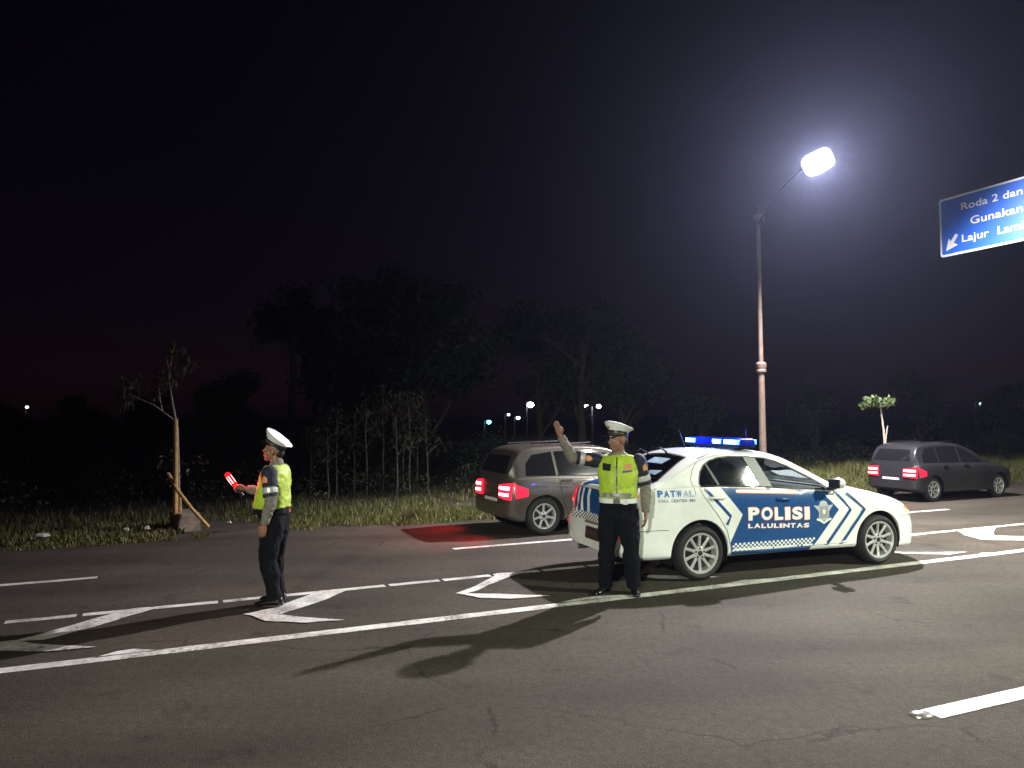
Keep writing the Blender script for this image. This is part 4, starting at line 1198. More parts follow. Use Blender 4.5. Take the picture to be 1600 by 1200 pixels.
def peaked_cap(P, m, s, tilt, parent):
    """service cap with white crown, dark band, visor and badge; P maps head-local points"""
    T = Matrix.Rotation(tilt, 3, 'X')
    def Q(x, y, z):
        v_ = T @ Vector((x, y, z)); return P(v_.x, v_.y + .008, v_.z + .062)
    def ring(rx, ry, z, fz=0, cy=0, n=36):
        return [Q(rx * math.cos(a), cy + ry * math.sin(a), z - fz * math.sin(a)) for a in [2 * math.pi * k / n for k in range(n)]]
    band = MB().rings([ring(.083, .102, -.012), ring(.086, .105, -.010), ring(.087, .106, .030), ring(.080, .10, .032)])
    cap = MB()
    cap.rings([ring(.086, .105, .026), ring(.094, .114, .036, .004), ring(.122, .140, .062, .016), ring(.134, .150, .076, .022), ring(.132, .148, .086, .024), ring(.10, .115, .094, .022), ring(.05, .06, .098, .012), ring(.01, .01, .098, 0)])
    co = cap.build('cap', M['white_cloth'], parent, sharp=50)
    band.build('cap_band', M['black_vinyl'], co)
    tr = MB().tube(ring(.1345, .1505, .077, .022) + [ring(.1345, .1505, .077, .022)[0]], .0035, 6).build('cap_piping', M['reflective'], co)
    vis = MB(); vs = []; n = 18
    for k in range(n + 1):
        a = math.pi * (1.06 + .88 * k / n)
        ca, sa = math.cos(a), math.sin(a)
        row = []
        for q, dz in ((0, 0), (.35, -.010), (.7, -.026), (1, -.042)):
            rx = .086 + .020 * q; ry = .105 + .055 * q * abs(sa)
            row.append((rx * ca, ry * sa, -.006 + dz * abs(sa)))
        vs.append(row)
    vv = []; ff = []
    for lay in (0, .004):
        for row in vs:
            for x, y, z in row: vv.append(Q(x, y, z + lay))
    nr = 4; N_ = (n + 1) * nr
    for i in range(n):
        for j in range(nr - 1):
            a_ = i * nr + j
            ff.append((a_, a_ + 1, a_ + nr + 1, a_ + nr)); ff.append((N_ + a_, N_ + a_ + nr, N_ + a_ + nr + 1, N_ + a_ + 1))
        ff.append((i * nr + 3, N_ + i * nr + 3, N_ + (i + 1) * nr + 3, (i + 1) * nr + 3))
    vis.add(vv, ff); vis.build('visor', M['leather'], co)
    bg = MB().ell(Q(0, -.122, .050), (.020 * s, .006 * s, .024 * s), m @ T, 12, 8).build('cap_badge', M['gold'], co)
    MB().tube([Q(.09 * math.cos(a), .109 * math.sin(a), .004) for a in [math.pi * (1.0 + k / 12) for k in range(13)]], .004, 6).build('chin_strap', M['gold'], co)
    return co

def officer(loc, rz, H, pose, label):
    """pose: dict with arms (shoulder, elbow, wrist, hand dir, palm normal, thumb side), head yaw/pitch, belly, feet"""
    k = H / 1.72
    g_ = pose.get('bulk', 1.0)
    body = MB()
    S_ = lambda x, y, z: Vector((x, y, z)) * k
    bl = pose.get('belly', 0.0)
    secs = [(.80 * k, 0, 0, .150 * k, .105 * k), (.88 * k, 0, .005, .168 * k, .118 * k), (.96 * k, 0, -.005 - .2 * bl, .166 * k, (.120 + .35 * bl) * k), (1.06 * k, 0, -.012 - .35 * bl, .164 * k, (.122 + .45 * bl) * k),
            (1.18 * k, 0, -.008 - .2 * bl, .172 * k, (.124 + .25 * bl) * k), (1.30 * k, 0, -.002, .180 * k, .120 * k), (1.38 * k, 0, .006, .178 * k, .104 * k), (1.43 * k, 0, .010, .150 * k, .082 * k), (1.465 * k, 0, .012, .095 * k, .064 * k), (1.49 * k, 0, .010, .062 * k, .060 * k)]
    secs = [(q[0], q[1], q[2], q[3] * (g_ if q[0] < 1.4 * k else 1 + (g_ - 1) * .5), q[4] * (g_ if q[0] < 1.4 * k else 1)) for q in secs]
    HS = k * 1.07
    body.rings(torso_rings(secs, -.016))
    hc = S_(*pose['head_c']) if 'head_c' in pose else S_(0, -.018, 1.605)
    mh = Matrix.Rotation(pose['yaw'], 3, 'Z') @ Matrix.Rotation(pose['pitch'], 3, 'X')
    body.tube([S_(0, .012, 1.44), S_(0, .006, 1.50), hc + mh @ Vector((0, .018, -.05)) * k], [.062 * k, .056 * k, .056 * k], 14)
    P = head_shapes(body, hc, mh, HS)
    legs = pose['legs']; arms = pose['arms']
    for (hip, knee, ank, toe) in legs:
        limb(body, [S_(*hip), S_(*knee), S_(*ank)], [.082 * k, .056 * k, .042 * k])
    for a in arms:
        limb(body, [S_(*a['sh']), S_(*a['el']), S_(*a['wr'])], [.048 * k, .040 * k, .027 * k], 12)
        hand(body, S_(*a['wr']), a['d'], a['pn'], a['ts'], a.get('curl', .35), k * 1.0)
    me = remesh(body, .0055, 2, .4)
    root = link('person', me, M['skin'], None, loc, (0, 0, rz))
    tag(root, label, 'person', 'traffic police officers')
    # eyes, hair
    for sx in (-1, 1):
        MB().ell(P(sx * .031, -.074, .004), (.012 * k, .008 * k, .0075 * k), mh, 10, 8).build('eye', M['eye'], root)
        MB().ell(P(sx * .031, -.0815, .004), (.005 * k, .003 * k, .005 * k), mh, 8, 6).build('pupil', M['hair'], root)
        MB().tube([P(sx * .014, -.087, .026), P(sx * .034, -.085, .031), P(sx * .052, -.074, .026)], .0042 * k, 6).build('eyebrow', M['hair'], root)
    hr = MB().ell(P(0, .026, .036), (.079 * k, .088 * k, .078 * k), mh, 20, 12)
    hr.ell(P(0, .062, -.012), (.062 * k, .048 * k, .052 * k), mh, 16, 10)
    link('hair', remesh(hr, .008, 2), M['hair'], root)
    peaked_cap(P, mh, HS, pose.get('cap_tilt', 0), root)
    # trousers
    tr = MB()
    tr.rings(torso_rings([(.76 * k, 0, .004, .135 * k * g_, .095 * k * g_)] + [tuple(q) for q in secs[:3]] + [(1.02 * k, 0, -.008 - .25 * bl, .162 * k * g_, (.118 + .35 * bl) * k * g_)], .010))
    for (hip, knee, ank, toe) in legs:
        hip_, kn_, an_ = S_(*hip), S_(*knee), S_(*ank)
        lo = an_ + Vector((0, 0, -.03 * k))
        limb(tr, [hip_ + Vector((0, 0, .02)), hip_.lerp(kn_, .5), kn_, kn_.lerp(an_, .55), lo], [.108 * k * g_, .102 * k * g_, .084 * k * g_, .074 * k * g_, .068 * k * g_], 18)
    tm = wrinkle(remesh(tr, .010, 3), .016, 10, 3.0 + rz, .75)
    link('trousers', tm, M['trouser'], root)
    for (hip, knee, ank, toe) in legs:
        an_ = S_(*ank); td = Vector((toe[0], toe[1], 0)).normalized(); sd = Vector((-td.y, td.x, 0))
        sm = MB()
        heel = Vector((an_.x, an_.y, 0)) - td * .075 * k
        rings = []
        for q, hw, ht in ((-.01, .026, .05), (.0, .034, .085), (.05, .040, .11), (.10, .041, .10), (.15, .044, .070), (.20, .048, .056), (.25, .044, .046), (.275, .030, .036), (.285, .012, .026)):
            c_ = heel + td * q * k
            rings.append([c_ + sd * (hw * k * math.cos(a)) + Vector((0, 0, max(.004, ht * .5 * k + ht * .52 * k * math.sin(a)))) for a in [2 * math.pi * z / 14 for z in range(14)]])
        sm.rings(rings)
        so_ = sm.build('shoe', M['leather'], root, sharp=60)
    # shirt with sleeves
    st_ = MB()
    st_.rings(torso_rings([tuple(q) for q in secs[2:]], -.008))
    shm = wrinkle(remesh(st_, .010, 3), .004, 14, 5.0)
    shirt = link('shirt', shm, M['shirt'], root)
    col_ = MB()
    col_.rings([[Vector((r_ * math.cos(a) * k, .010 + r_ * 1.0 * math.sin(a) * k, z * k + .018 * math.sin(a))) for a in [2 * math.pi * q / 20 for q in range(20)]] for r_, z in ((.078, 1.452), (.070, 1.475), (.066, 1.500), (.061, 1.500), (.062, 1.47))])
    col_.build('collar', M['shirt'], shirt, sharp=60)
    for a in arms:
        sh_, el_, wr_ = S_(*a['sh']), S_(*a['el']), S_(*a['wr'])
        sl = MB()
        limb(sl, [sh_, sh_.lerp(el_, .5), el_, el_.lerp(wr_, .5), wr_.lerp(el_, .06)], [.072 * k, .068 * k, .062 * k, .054 * k, .042 * k], 16)
        sm_ = wrinkle(remesh(sl, .008, 3), .009, 22, 1.0, 1.6)
        link('sleeve', sm_, M['shirt'], shirt)
        us = MB()
        limb(us, [sh_ + (sh_ - el_).normalized() * .015, sh_.lerp(el_, .28), sh_.lerp(el_, .52)], [.084 * k, .080 * k, .075 * k], 18)
        us.ell(sh_, (.082 * k, .080 * k, .082 * k), None, 18, 12)
        uo = link('upper_sleeve', wrinkle(remesh(us, .008, 3), .005, 16, 2.0), M['navy'], shirt)
        b1 = MB(); limb(b1, [sh_.lerp(el_, .55), sh_.lerp(el_, .63), sh_.lerp(el_, .72)], [.079 * k, .080 * k, .078 * k], 18, sub=3)
        b1.build('armband', M['reflective'], shirt)
        b2 = MB(); limb(b2, [sh_.lerp(el_, .76), sh_.lerp(el_, .86)], [.077 * k, .075 * k], 18, sub=3)
        b2.build('armband', M['navy'], shirt)
        if a.get('patch'):
            pn = Vector(a['patch']).normalized(); c_ = sh_.lerp(el_, .24)
            ub = bvh_of(uo.data)
            ax_ = (el_ - sh_).normalized(); sd = ax_.cross(pn).normalized()
            bm_ = flat_bm([[(-.030, -.034), (.030, -.034), (.030, .010), (0, .040), (-.030, .010)]], .02)
            decal('shoulder_badge', bm_, lambda x, y: c_ + pn * .3 + sd * x - ax_ * y, -pn, ub, .004, M['badge'], shirt)
        gl_ = a.get('cuff', True)
        cf = MB(); limb(cf, [wr_.lerp(el_, .13), wr_.lerp(el_, .03)], [.046 * k, .041 * k], 14, sub=3)
        cf.build('cuff', M['shirt'], shirt)
    # vest
    vs_ = MB()
    top = [q for q in secs if q[0] >= 1.0 * k]
    top = [(1.005 * k, 0, -.010 - .33 * bl, .170 * k * g_, (.126 + .42 * bl) * k * g_)] + [tuple(q) for q in top[:-2]] + [(1.452 * k, 0, .012, .112 * k, .068 * k)]
    vs_.rings(torso_rings(top, .016))
    for sx in (-1, 1):
        vs_.ell(S_(sx * .150, .006, 1.395), (.055 * k, .070 * k, .050 * k))
    vm = wrinkle(remesh(vs_, .010, 4), .014, 9, 8.0 + rz, 1.3)
    vest = link('vest', vm, M['vest'], root)
    vb = bvh_of(vm)
    fr_o = lambda x, y: (x, -1.0, y)
    def vd(name, polys, m_, off=.003, thick=.0, step=.03): return decal(name, flat_bm(polys, step), fr_o, Yp, vb, off, m_, vest, (0, 0, 0), thick)
    vd('zip', strip([(.004 * k, 1.01 * k), (.002 * k, 1.2 * k), (0, 1.43 * k)], .014), M['black_vinyl'], .004)
    vd('chest_patch', [[(.075 * k, 1.305 * k), (.150 * k, 1.315 * k), (.150 * k, 1.365 * k), (.075 * k, 1.355 * k)]], M['badge'], .004)
    vd('name_strip', [[(.060 * k, 1.270 * k), (.155 * k, 1.280 * k), (.155 * k, 1.302 * k), (.060 * k, 1.292 * k)]], M['purple'], .005)
    vd('radio_patch', [[(-.150 * k, 1.30 * k), (-.065 * k, 1.29 * k), (-.06 * k, 1.36 * k), (-.150 * k, 1.37 * k)]], M['black_vinyl'], .004, .012)
    for org_, dv_ in ((fr_o, Yp), (lambda x, y: (x, 1.0, y), Ym)) if pose.get('checker', True) else ():
        cb = []; cw = []
        nn = 22
        for i in range(nn):
            for j in range(3):
                x0 = (-.150 + .30 * i / nn) * k; x1 = (-.150 + .30 * (i + 1) / nn) * k; z0_ = (1.022 + .014 * j) * k
                (cw if (i + j) % 2 else cb).append([(x0, z0_), (x1, z0_), (x1, z0_ + .014 * k), (x0, z0_ + .014 * k)])
        decal('checker_band', flat_bm(cb, .05), org_, dv_, vb, .004, M['black_vinyl'], vest)['kind'] = 'stuff'
        decal('checker_band', flat_bm(cw, .05), org_, dv_, vb, .004, M['reflective'], vest)['kind'] = 'stuff'
    # belt
    bt = MB()
    bs = [(.955 * k, 0, -.006 - .22 * bl, .176 * k * g_, (.130 + .36 * bl) * k * g_), (1.005 * k, 0, -.009 - .28 * bl, .176 * k * g_, (.130 + .38 * bl) * k * g_)]
    bt.rings(torso_rings(bs, .010))
    bo = bt.build('belt', M['white_cloth'] if pose.get('white_belt') else M['leather'], root, sharp=50)
    yb = -(.009 + .25 * bl) - (.130 + .37 * bl) * k * g_ - .014
    MB().box((0, yb, .98 * k), (.07, .012, .05)).build('buckle', M['chrome'], bo)
    MB().box((.09 * k, yb * .86, .975 * k), (.05, .03, .06)).build('pouch', M['leather'] if not pose.get('white_belt') else M['reflective'], bo)
    return root

stand_legs = [((.090, .0, .86), (.122, -.015, .47), (.145, .02, .09), (.25, -1)), ((-.090, 0, .86), (-.125, -.01, .47), (-.155, .02, .09), (-.45, -1))]
# officer beside the car: chest to the camera, head turned to his right, right arm raised
officer((1.14, 8.32, .004), R(-14), 1.75, dict(
    yaw=R(-48), pitch=R(2), belly=.05, bulk=1.10, legs=stand_legs, white_belt=True, cap_tilt=R(-10),
    arms=[dict(sh=(.212, .006, 1.385), el=(.280, .030, 1.10), wr=(.284, -.040, .85), d=(.0, -.12, -1), pn=(-1, -.2, 0), ts=(-.1, -1, 0), curl=.30, patch=(.7, -.7, .1)),
          dict(sh=(-.210, .0, 1.390), el=(-.475, -.085, 1.43), wr=(-.585, -.185, 1.655), d=(-.30, -.12, 1), pn=(-.4, -1, 0), ts=(1, -.4, 0), curl=.10, patch=(-.2, -1, .2))]),
    'officer standing at the police car with right arm raised to wave traffic')
# officer at left in profile, holding the lit wand out in front
o1_legs = [((.085, .02, .86), (.10, -.035, .47), (.10, .045, .09), (.08, -1)), ((-.085, .0, .86), (-.10, -.045, .47), (-.10, .0, .09), (-.05, -1))]
o1_loc = Vector((-2.44, 7.93, .012)); o1_rz = R(-96)
officer(o1_loc, o1_rz, 1.665, dict(
    yaw=R(3), pitch=R(-9), belly=.065, bulk=1.08, checker=False, legs=o1_legs, cap_tilt=R(-20), white_belt=False,
    arms=[dict(sh=(.195, .015, 1.385), el=(.245, .055, 1.10), wr=(.235, -.015, .86), d=(0, -.22, -1), pn=(-1, -.2, 0), ts=(-.1, -1, 0), curl=.35, patch=(1, -.25, .1)),
          dict(sh=(-.195, .0, 1.385), el=(-.245, -.150, 1.13), wr=(-.170, -.400, 1.185), d=(.05, -1, .10), pn=(.8, .0, -.6), ts=(.3, 0, 1), curl=.75, patch=None)]),
    'officer in profile at left holding out a glowing red wand')

# the red wand in the left officer's hand
k1 = 1.665 / 1.72
mz = Matrix.Rotation(o1_rz, 3, 'Z')
grip = o1_loc + mz @ (Vector((-.170, -.490, 1.175)) * k1)
wd_ = Vector((-.56, -.10, .82)).normalized()
wand = empty('traffic_wand', grip)
tag(wand, 'glowing red traffic wand held in the left officer\'s hand', 'traffic wand')
q = wd_.to_track_quat('Z', 'Y').to_matrix()
def wp(r, h): return (r, h)
hm = MB().lathe([(.012, -.085), (.017, -.08), (.017, .03), (.021, .04), (.021, .055)], 16).build('handle', M['black_plastic'], wand)
ln_ = MB().lathe([(.0255, .055), (.028, .065), (.0285, .195), (.024, .212), (.008, .218)], 20).build('light_tube', M['red_wand'], wand)
cr_ = MB().lathe([(.020, .080), (.0293, .086), (.0293, .178), (.020, .184)], 5).build('light_core', M['red_wand_core'], ln_)
for o_ in (hm, ln_, cr_): pass
wand.rotation_mode = 'QUATERNION'; wand.rotation_quaternion = wd_.to_track_quat('Z', 'Y')
point('wand_light', (.0, .06, .14), 13, (1.0, .05, .05), .03, wand)

# ------------------------------------------------------------------ vegetation
def leaf_cards(centers, n_per, spread, size, droop=.3, seed=1, aspect=2.4):
    """leaf-shaped faces scattered round cluster centres; returns verts, faces"""
    r_ = np.random.default_rng(seed)
    C_ = np.repeat(np.array(centers, float), n_per, axis=0)
    N_ = len(C_)
    sp = np.array(spread) if np.ndim(spread) else np.array([spread] * 3)
    d = r_.normal(size=(N_, 3)); d /= np.linalg.norm(d, axis=1)[:, None]
    p = C_ + d * (r_.random((N_, 1)) ** .5) * sp
    ax = r_.normal(size=(N_, 3)); ax[:, 2] -= droop * 2; ax /= np.linalg.norm(ax, axis=1)[:, None]
    q = r_.normal(size=(N_, 3)); sd = np.cross(ax, q); sd /= np.linalg.norm(sd, axis=1)[:, None]
    L_ = size * (.6 + .8 * r_.random((N_, 1))); Wd = L_ / aspect
    v0 = p; v1 = p + ax * L_ * .45 + sd * Wd * .5; v2 = p + ax * L_; v3 = p + ax * L_ * .45 - sd * Wd * .5
    V_ = np.stack([v0, v1, v2, v3], axis=1).reshape(-1, 3)
    F_ = [(4 * i, 4 * i + 1, 4 * i + 2, 4 * i + 3) for i in range(N_)]
    return V_, F_

def fast_mesh(name, V_, F_):
    me = bpy.data.meshes.new(name)
    nf = len(F_); k = len(F_[0])
    me.vertices.add(len(V_)); me.vertices.foreach_set('co', np.asarray(V_, np.float32).ravel())
    me.loops.add(nf * k); me.loops.foreach_set('vertex_index', np.asarray(F_, np.int32).ravel())
    me.polygons.add(nf); me.polygons.foreach_set('loop_start', np.arange(0, nf * k, k, dtype=np.int32))
    me.update(calc_edges=True)
    return me

def branchy(root_dir, hgt, r0, seed, levels=3, spread=.6, first=.35, nb=4):
    """a trunk with limbs; returns MB and tip points"""
    rr = random.Random(seed); mb = MB(); tips = []
    def grow(p, d, ln, r, lev):
        pts = [p]; q = p.copy(); dd = d.copy()
        n = 5
        for i in range(n):
            dd = (dd + Vector((rr.uniform(-1, 1), rr.uniform(-1, 1), rr.uniform(-.3, .5))) * .14).normalized()
            q = q + dd * ln / n; pts.append(q.copy())
        mb.tube(pts, [r * (1 - .6 * i / n) for i in range(n + 1)], 7 if lev else 9)
        if lev >= levels: tips.append(q); tips.append(pts[3]); return
        for b in range(nb if lev == 0 else 3):
            k = first + (1 - first) * (b + .6) / (nb if lev == 0 else 3) if lev == 0 else .45 + .5 * (b + .5) / 3
            i = min(n, int(k * n)); base_ = pts[i]
            a = rr.uniform(0, 2 * math.pi)
            nd = (dd * .8 + Vector((math.cos(a), math.sin(a), rr.uniform(.0, .5))) * spread * 1.2).normalized()
            grow(base_, nd, ln * rr.uniform(.42, .62), r * .5, lev + 1)
        tips.append(q)
    grow(Vector((0, 0, 0)), Vector(root_dir).normalized(), hgt * .62, r0, 0)
    return mb, tips

# dense background trees: a few kinds of crown, copied and turned
def make_tree(seed, h, r0, n_per, leaf, spread, levels=3, nb=5, first=.3):
    mb, tips = branchy((.04, 0, 1), h, r0, seed, levels, .75, first, nb)
    V_, F_ = leaf_cards([tuple(t) for t in tips], n_per, spread, leaf, .2, seed)
    return mb.mesh('trunk'), fast_mesh('crown', V_, F_)
kinds = [make_tree(11, 8, .20, 70, .26, (.9, .9, .55)), make_tree(23, 9, .22, 60, .30, (.8, .8, .7), 3, 6, .25), make_tree(37, 6, .14, 80, .22, (.7, .7, .5), 3, 5, .15)]
def place_tree(kind, x, y, sc, rz, label, name='tree', sz=None):
    tr_, cr = kinds[kind]
    e_ = empty(name, (x, y, 0), rz); e_.scale = (sc, sc, sz or sc)
    tag(e_, label, 'tree', 'dark trees behind the road')
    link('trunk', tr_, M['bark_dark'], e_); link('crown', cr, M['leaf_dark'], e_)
    return e_
def px(x, Y): return (x - 800) / 1200 * Y
for i, (kd, X_, Y_, sc, lab) in enumerate((
    (0, 665, 27, 1.00, 'tall dark tree just right of the thin pale saplings'),
    (1, 600, 30, .95, 'dark tree looming above the thin pale saplings'),
    (1, 505, 28, .80, 'dark tree between the palm and the pale saplings'),
    (2, 345, 24, .62, 'low dark tree behind the wand officer'),
    (2, 120, 26, .50, 'low bushy dark tree at the far left'),
    (2, 10, 27, .48, 'bushy dark tree at the left edge of the picture'),
    (0, 910, 34, 1.0, 'dark tree above the waving officer and the far lights'),
    (1, 850, 37, .85, 'dark tree left of the waving officer behind the far lights'),
    (2, 980, 33, 1.0, 'dark tree rising behind the police car roof'),
    (2, 1090, 32, .60, 'low dark tree behind the roof lights'),
    (2, 1270, 33, .62, 'low dark tree between the lamp pole and the bare-stemmed sapling'),
    (1, 1440, 36, .48, 'low dark tree behind the grey car'),
    (2, 1560, 35, .60, 'low dark tree at the right edge of the picture'),
    (2, 230, 28, .55, 'low dark tree behind the staked sapling'))):
    place_tree(kd, px(X_, Y_), Y_, sc, i * 1.3, lab)

# a palm in the dark
pt = empty('palm_tree', (px(452, 26), 26, 0)); tag(pt, 'dark palm tree with drooping fronds left of the tall trees', 'tree')
MB().tube([(0, 0, 0), (.05, 0, 1.6), (.12, .02, 3.2), (.1, 0, 4.8)], [.17, .13, .12, .11], 10).build('trunk', M['bark_dark'], pt)
fv = []; ff = []
rp_ = random.Random(5)
for k in range(16):
    a = k * 2 * math.pi / 16 + rp_.uniform(-.2, .2); el = rp_.uniform(.1, 1.0); L_ = rp_.uniform(1.5, 2.1)
    frond = MB(); q = Vector((.1, 0, 4.8)); d_ = Vector((math.cos(a) * math.cos(el), math.sin(a) * math.cos(el), math.sin(el)))
    pts = [q.copy()]
    for i in range(12):
        q = q + d_ * L_ / 12; d_ = (d_ + Vector((0, 0, -.14))).normalized(); pts.append(q.copy())
    frond.tube(pts, [.02 - .0014 * i for i in range(13)], 5)
    for i in range(1, 13):
        t_ = (pts[i] - pts[i - 1]).normalized(); s_ = t_.cross(Vector((0, 0, 1))).normalized()
        for sg_ in (-1, 1):
            for j in (0, .5):
                b0 = pts[i - 1].lerp(pts[i], j); tip = b0 + s_ * sg_ * (.42 * math.sin(math.pi * (i + 1) / 14) + .08) + t_ * .16 + Vector((0, 0, -.16))
                frond.add([b0, b0 + t_ * .035, tip], [(0, 1, 2)])
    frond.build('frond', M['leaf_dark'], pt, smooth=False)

# thin pale saplings on the verge
sapling_spots = [(527, 18.2, 2.1), (513, 17.6, 1.7), (553, 19.0, 2.0), (573, 18.5, 2.3), (598, 19.5, 2.6), (620, 18.2, 2.0), (632, 19.3, 2.4), (641, 18.6, 2.2), (652, 19.8, 2.5), (487, 19.0, 1.6), (668, 19.0, 1.9)]
for i, (X_, Y_, h) in enumerate(sapling_spots):
    r_ = random.Random(100 + i)
    o = empty('slender_sapling', (px(X_, Y_), Y_, ground_z(*(0, 15)) - .05), r_.uniform(0, 6))
    where = ['leftmost but one', 'second leftmost', 'fourth from the left', 'fifth from the left', 'middle one', 'just right of the middle', 'fourth from the right', 'third from the right', 'second from the right', 'leftmost', 'rightmost'][i]
    tag(o, 'thin pale-stemmed sapling on the dark verge, %s in the row' % where, 'sapling', 'thin pale saplings on the verge')
    pts = [Vector((0, 0, 0))]; q = Vector((0, 0, 0))
    for k in range(6):
        q = q + Vector((r_.uniform(-.03, .03), r_.uniform(-.03, .03), h / 6)); pts.append(q.copy())
    mb = MB().tube(pts, [.020 - .0018 * k for k in range(7)], 7)
    tips = [pts[-1], pts[-2]]
    for k in range(4):
        b0 = pts[3 + k % 3]; a = r_.uniform(0, 6.28); tp = b0 + Vector((math.cos(a) * .35, math.sin(a) * .35, r_.uniform(.1, .45)))
        mb.tube([b0, b0.lerp(tp, .5) + Vector((0, 0, .04)), tp], [.008, .006, .003], 5); tips.append(tp)
    mb.build('stem', M['bark_grey'], o)
    V_, F_ = leaf_cards([tuple(t) for t in tips], 26, (.28, .28, .24), .13, .5, 200 + i, 3)
    link('leaves', fast_mesh('leaves', V_, F_), M['leaf_dry'], o)

# staked sapling in a planter at left
sx, sy = -5.72, 13.2
spl = empty('staked_sapling', (sx, sy, .05)); tag(spl, 'young tree with drooping leaves tied to a bamboo stake at left', 'tree')
def sp(x, y, Y=0.0): return Vector(((x - 277) * .01107, Y, (830 - y) * .01095 - .05))
mb = MB()
trunk = [sp(276, 830, .06), sp(275, 740, .05), sp(273, 672, .04), sp(268, 640, 0), sp(263, 600, -.05), sp(268, 565, -.1), sp(273, 540, -.1)]
mb.tube(trunk, [.026, .024, .021, .018, .014, .010, .005], 8)
br1 = [sp(270, 660), sp(255, 645, -.1), sp(243, 635, -.15), sp(228, 628, -.2), sp(208, 618, -.25)]
br2 = [sp(255, 645, -.1), sp(244, 622, .05), sp(240, 590, .1)]
br3 = [sp(263, 600, -.05), sp(255, 575, .1), sp(248, 560, .2)]
for b in (br1, br2, br3): mb.tube(b, [.013 - .0022 * i for i in range(len(b))], 6)
mb.build('trunk', M['bark_pale'], spl)
cl = [sp(x, y, d_) for x, y, d_ in ((273, 545, -.1), (285, 555, 0), (262, 552, .1), (280, 575, -.1), (262, 580, .15), (255, 590, 0), (245, 600, .1), (238, 585, .2), (215, 595, -.2), (200, 600, -.25), (205, 615, -.2), (222, 612, -.2), (192, 612, -.1), (240, 615, 0), (290, 568, .1), (268, 600, -.05), (212, 628, -.3))]
V_, F_ = leaf_cards([tuple(c_) for c_ in cl], 34, (.14, .14, .15), .13, 1.3, 77, 4.5)
link('crown', fast_mesh('crown', V_, F_), M['leaf_dry'], spl)
cl = [sp(x, y, .2) for x, y in ((250, 715), (262, 730), (245, 735), (258, 755), (290, 735), (302, 722))]
V_, F_ = leaf_cards([tuple(c_) for c_ in cl], 14, (.18, .15, .15), .10, .3, 78, 3)
link('low_twigs', fast_mesh('low_twigs', V_, F_), M['leaf_dry'], spl)
stake = MB().tube([sp(277, 806, -.12), sp(277.5, 760, -.12), sp(277, 710, -.12), sp(276.5, 658, -.12)], [.042, .040, .038, .037], 10).build('bamboo_stake', M['bamboo'], None, (sx, sy, .05))
tag(stake, 'upright bamboo stake tied to the young tree at left', 'stake')
st2 = MB().tube([sp(281, 806, -.02), sp(281, 785, -.02), sp(279, 765, -.06)], [.022, .020, .018], 8).build('bamboo_stub', M['bamboo'], None, (sx, sy, .05)); tag(st2, 'short bamboo stub standing beside the upright stake', 'stake')
prop = MB().tube([sp(261, 743, .0), sp(285, 768, -.22), sp(310, 796, -.30), sp(337, 822, -.36)], [.032, .031, .031, .030], 9).build('bamboo_prop', M['bamboo'], None, (sx, sy, .05)); tag(prop, 'slanting bamboo prop leaning from stake to grass', 'stake')
plb = MB()
plb.rings([[sp(x, y, d_) for x, d_ in ((252, .30), (290, -.34), (315, -.10), (277, .55))] for y in (836, 803)])
po = link('planter_block', remesh(plb, .02, 2), M['concrete'], None, (sx, sy, .05)); tag(po, 'rough concrete planter block at the foot of the staked tree', 'planter')

# small flat-topped sapling at right
rs = empty('flat_topped_sapling', (8.75, 18.05, .05)); tag(rs, 'slim sapling with a flat leafy top behind the police car bonnet', 'tree')
def rp2(x, y, Y=0.0): return Vector(((x - 1386) * .0150, Y, (772 - y) * .0150 - .0))
mb = MB(); mb.tube([rp2(1387, 775), rp2(1386, 735), rp2(1385, 700), rp2(1384, 680), rp2(1382, 660), rp2(1380, 640), rp2(1381, 632)], [.036, .034, .03, .026, .022, .016, .010], 8)
mb.tube([rp2(1385, 700), rp2(1387, 685), rp2(1390, 669)], [.02, .017, .013], 7)
for x in (1362, 1370, 1392, 1398): mb.tube([rp2(1380, 642), rp2((1380 + x) / 2, 634, .1), rp2(x, 631, .15)], [.010, .008, .004], 6)
mb.build('trunk', M['bark_pale'], rs)
cl = [rp2(x, y, d_) for x, y, d_ in ((1360, 637, .1), (1366, 632, .2), (1372, 630, -.1), (1380, 629, .2), (1388, 630, -.15), (1394, 631, .1), (1368, 626, 0), (1397, 629, .1), (1384, 634, -.1), (1376, 633, .1))]
V_, F_ = leaf_cards([tuple(c_) for c_ in cl], 60, (.13, .15, .07), .10, .1, 91, 2.4)
link('crown', fast_mesh('crown', V_, F_), M['leaf_green'], rs)
pr = MB().tube([rp2(1383, 690, -.1), rp2(1378, 712, -.25), rp2(1372, 738, -.4), rp2(1366, 772, -.55)], .016, 7).build('wooden_prop', M['bark_pale'], None, (8.75, 18.05, .05)); tag(pr, 'thin wooden prop leaning on the flat-topped sapling', 'stake')

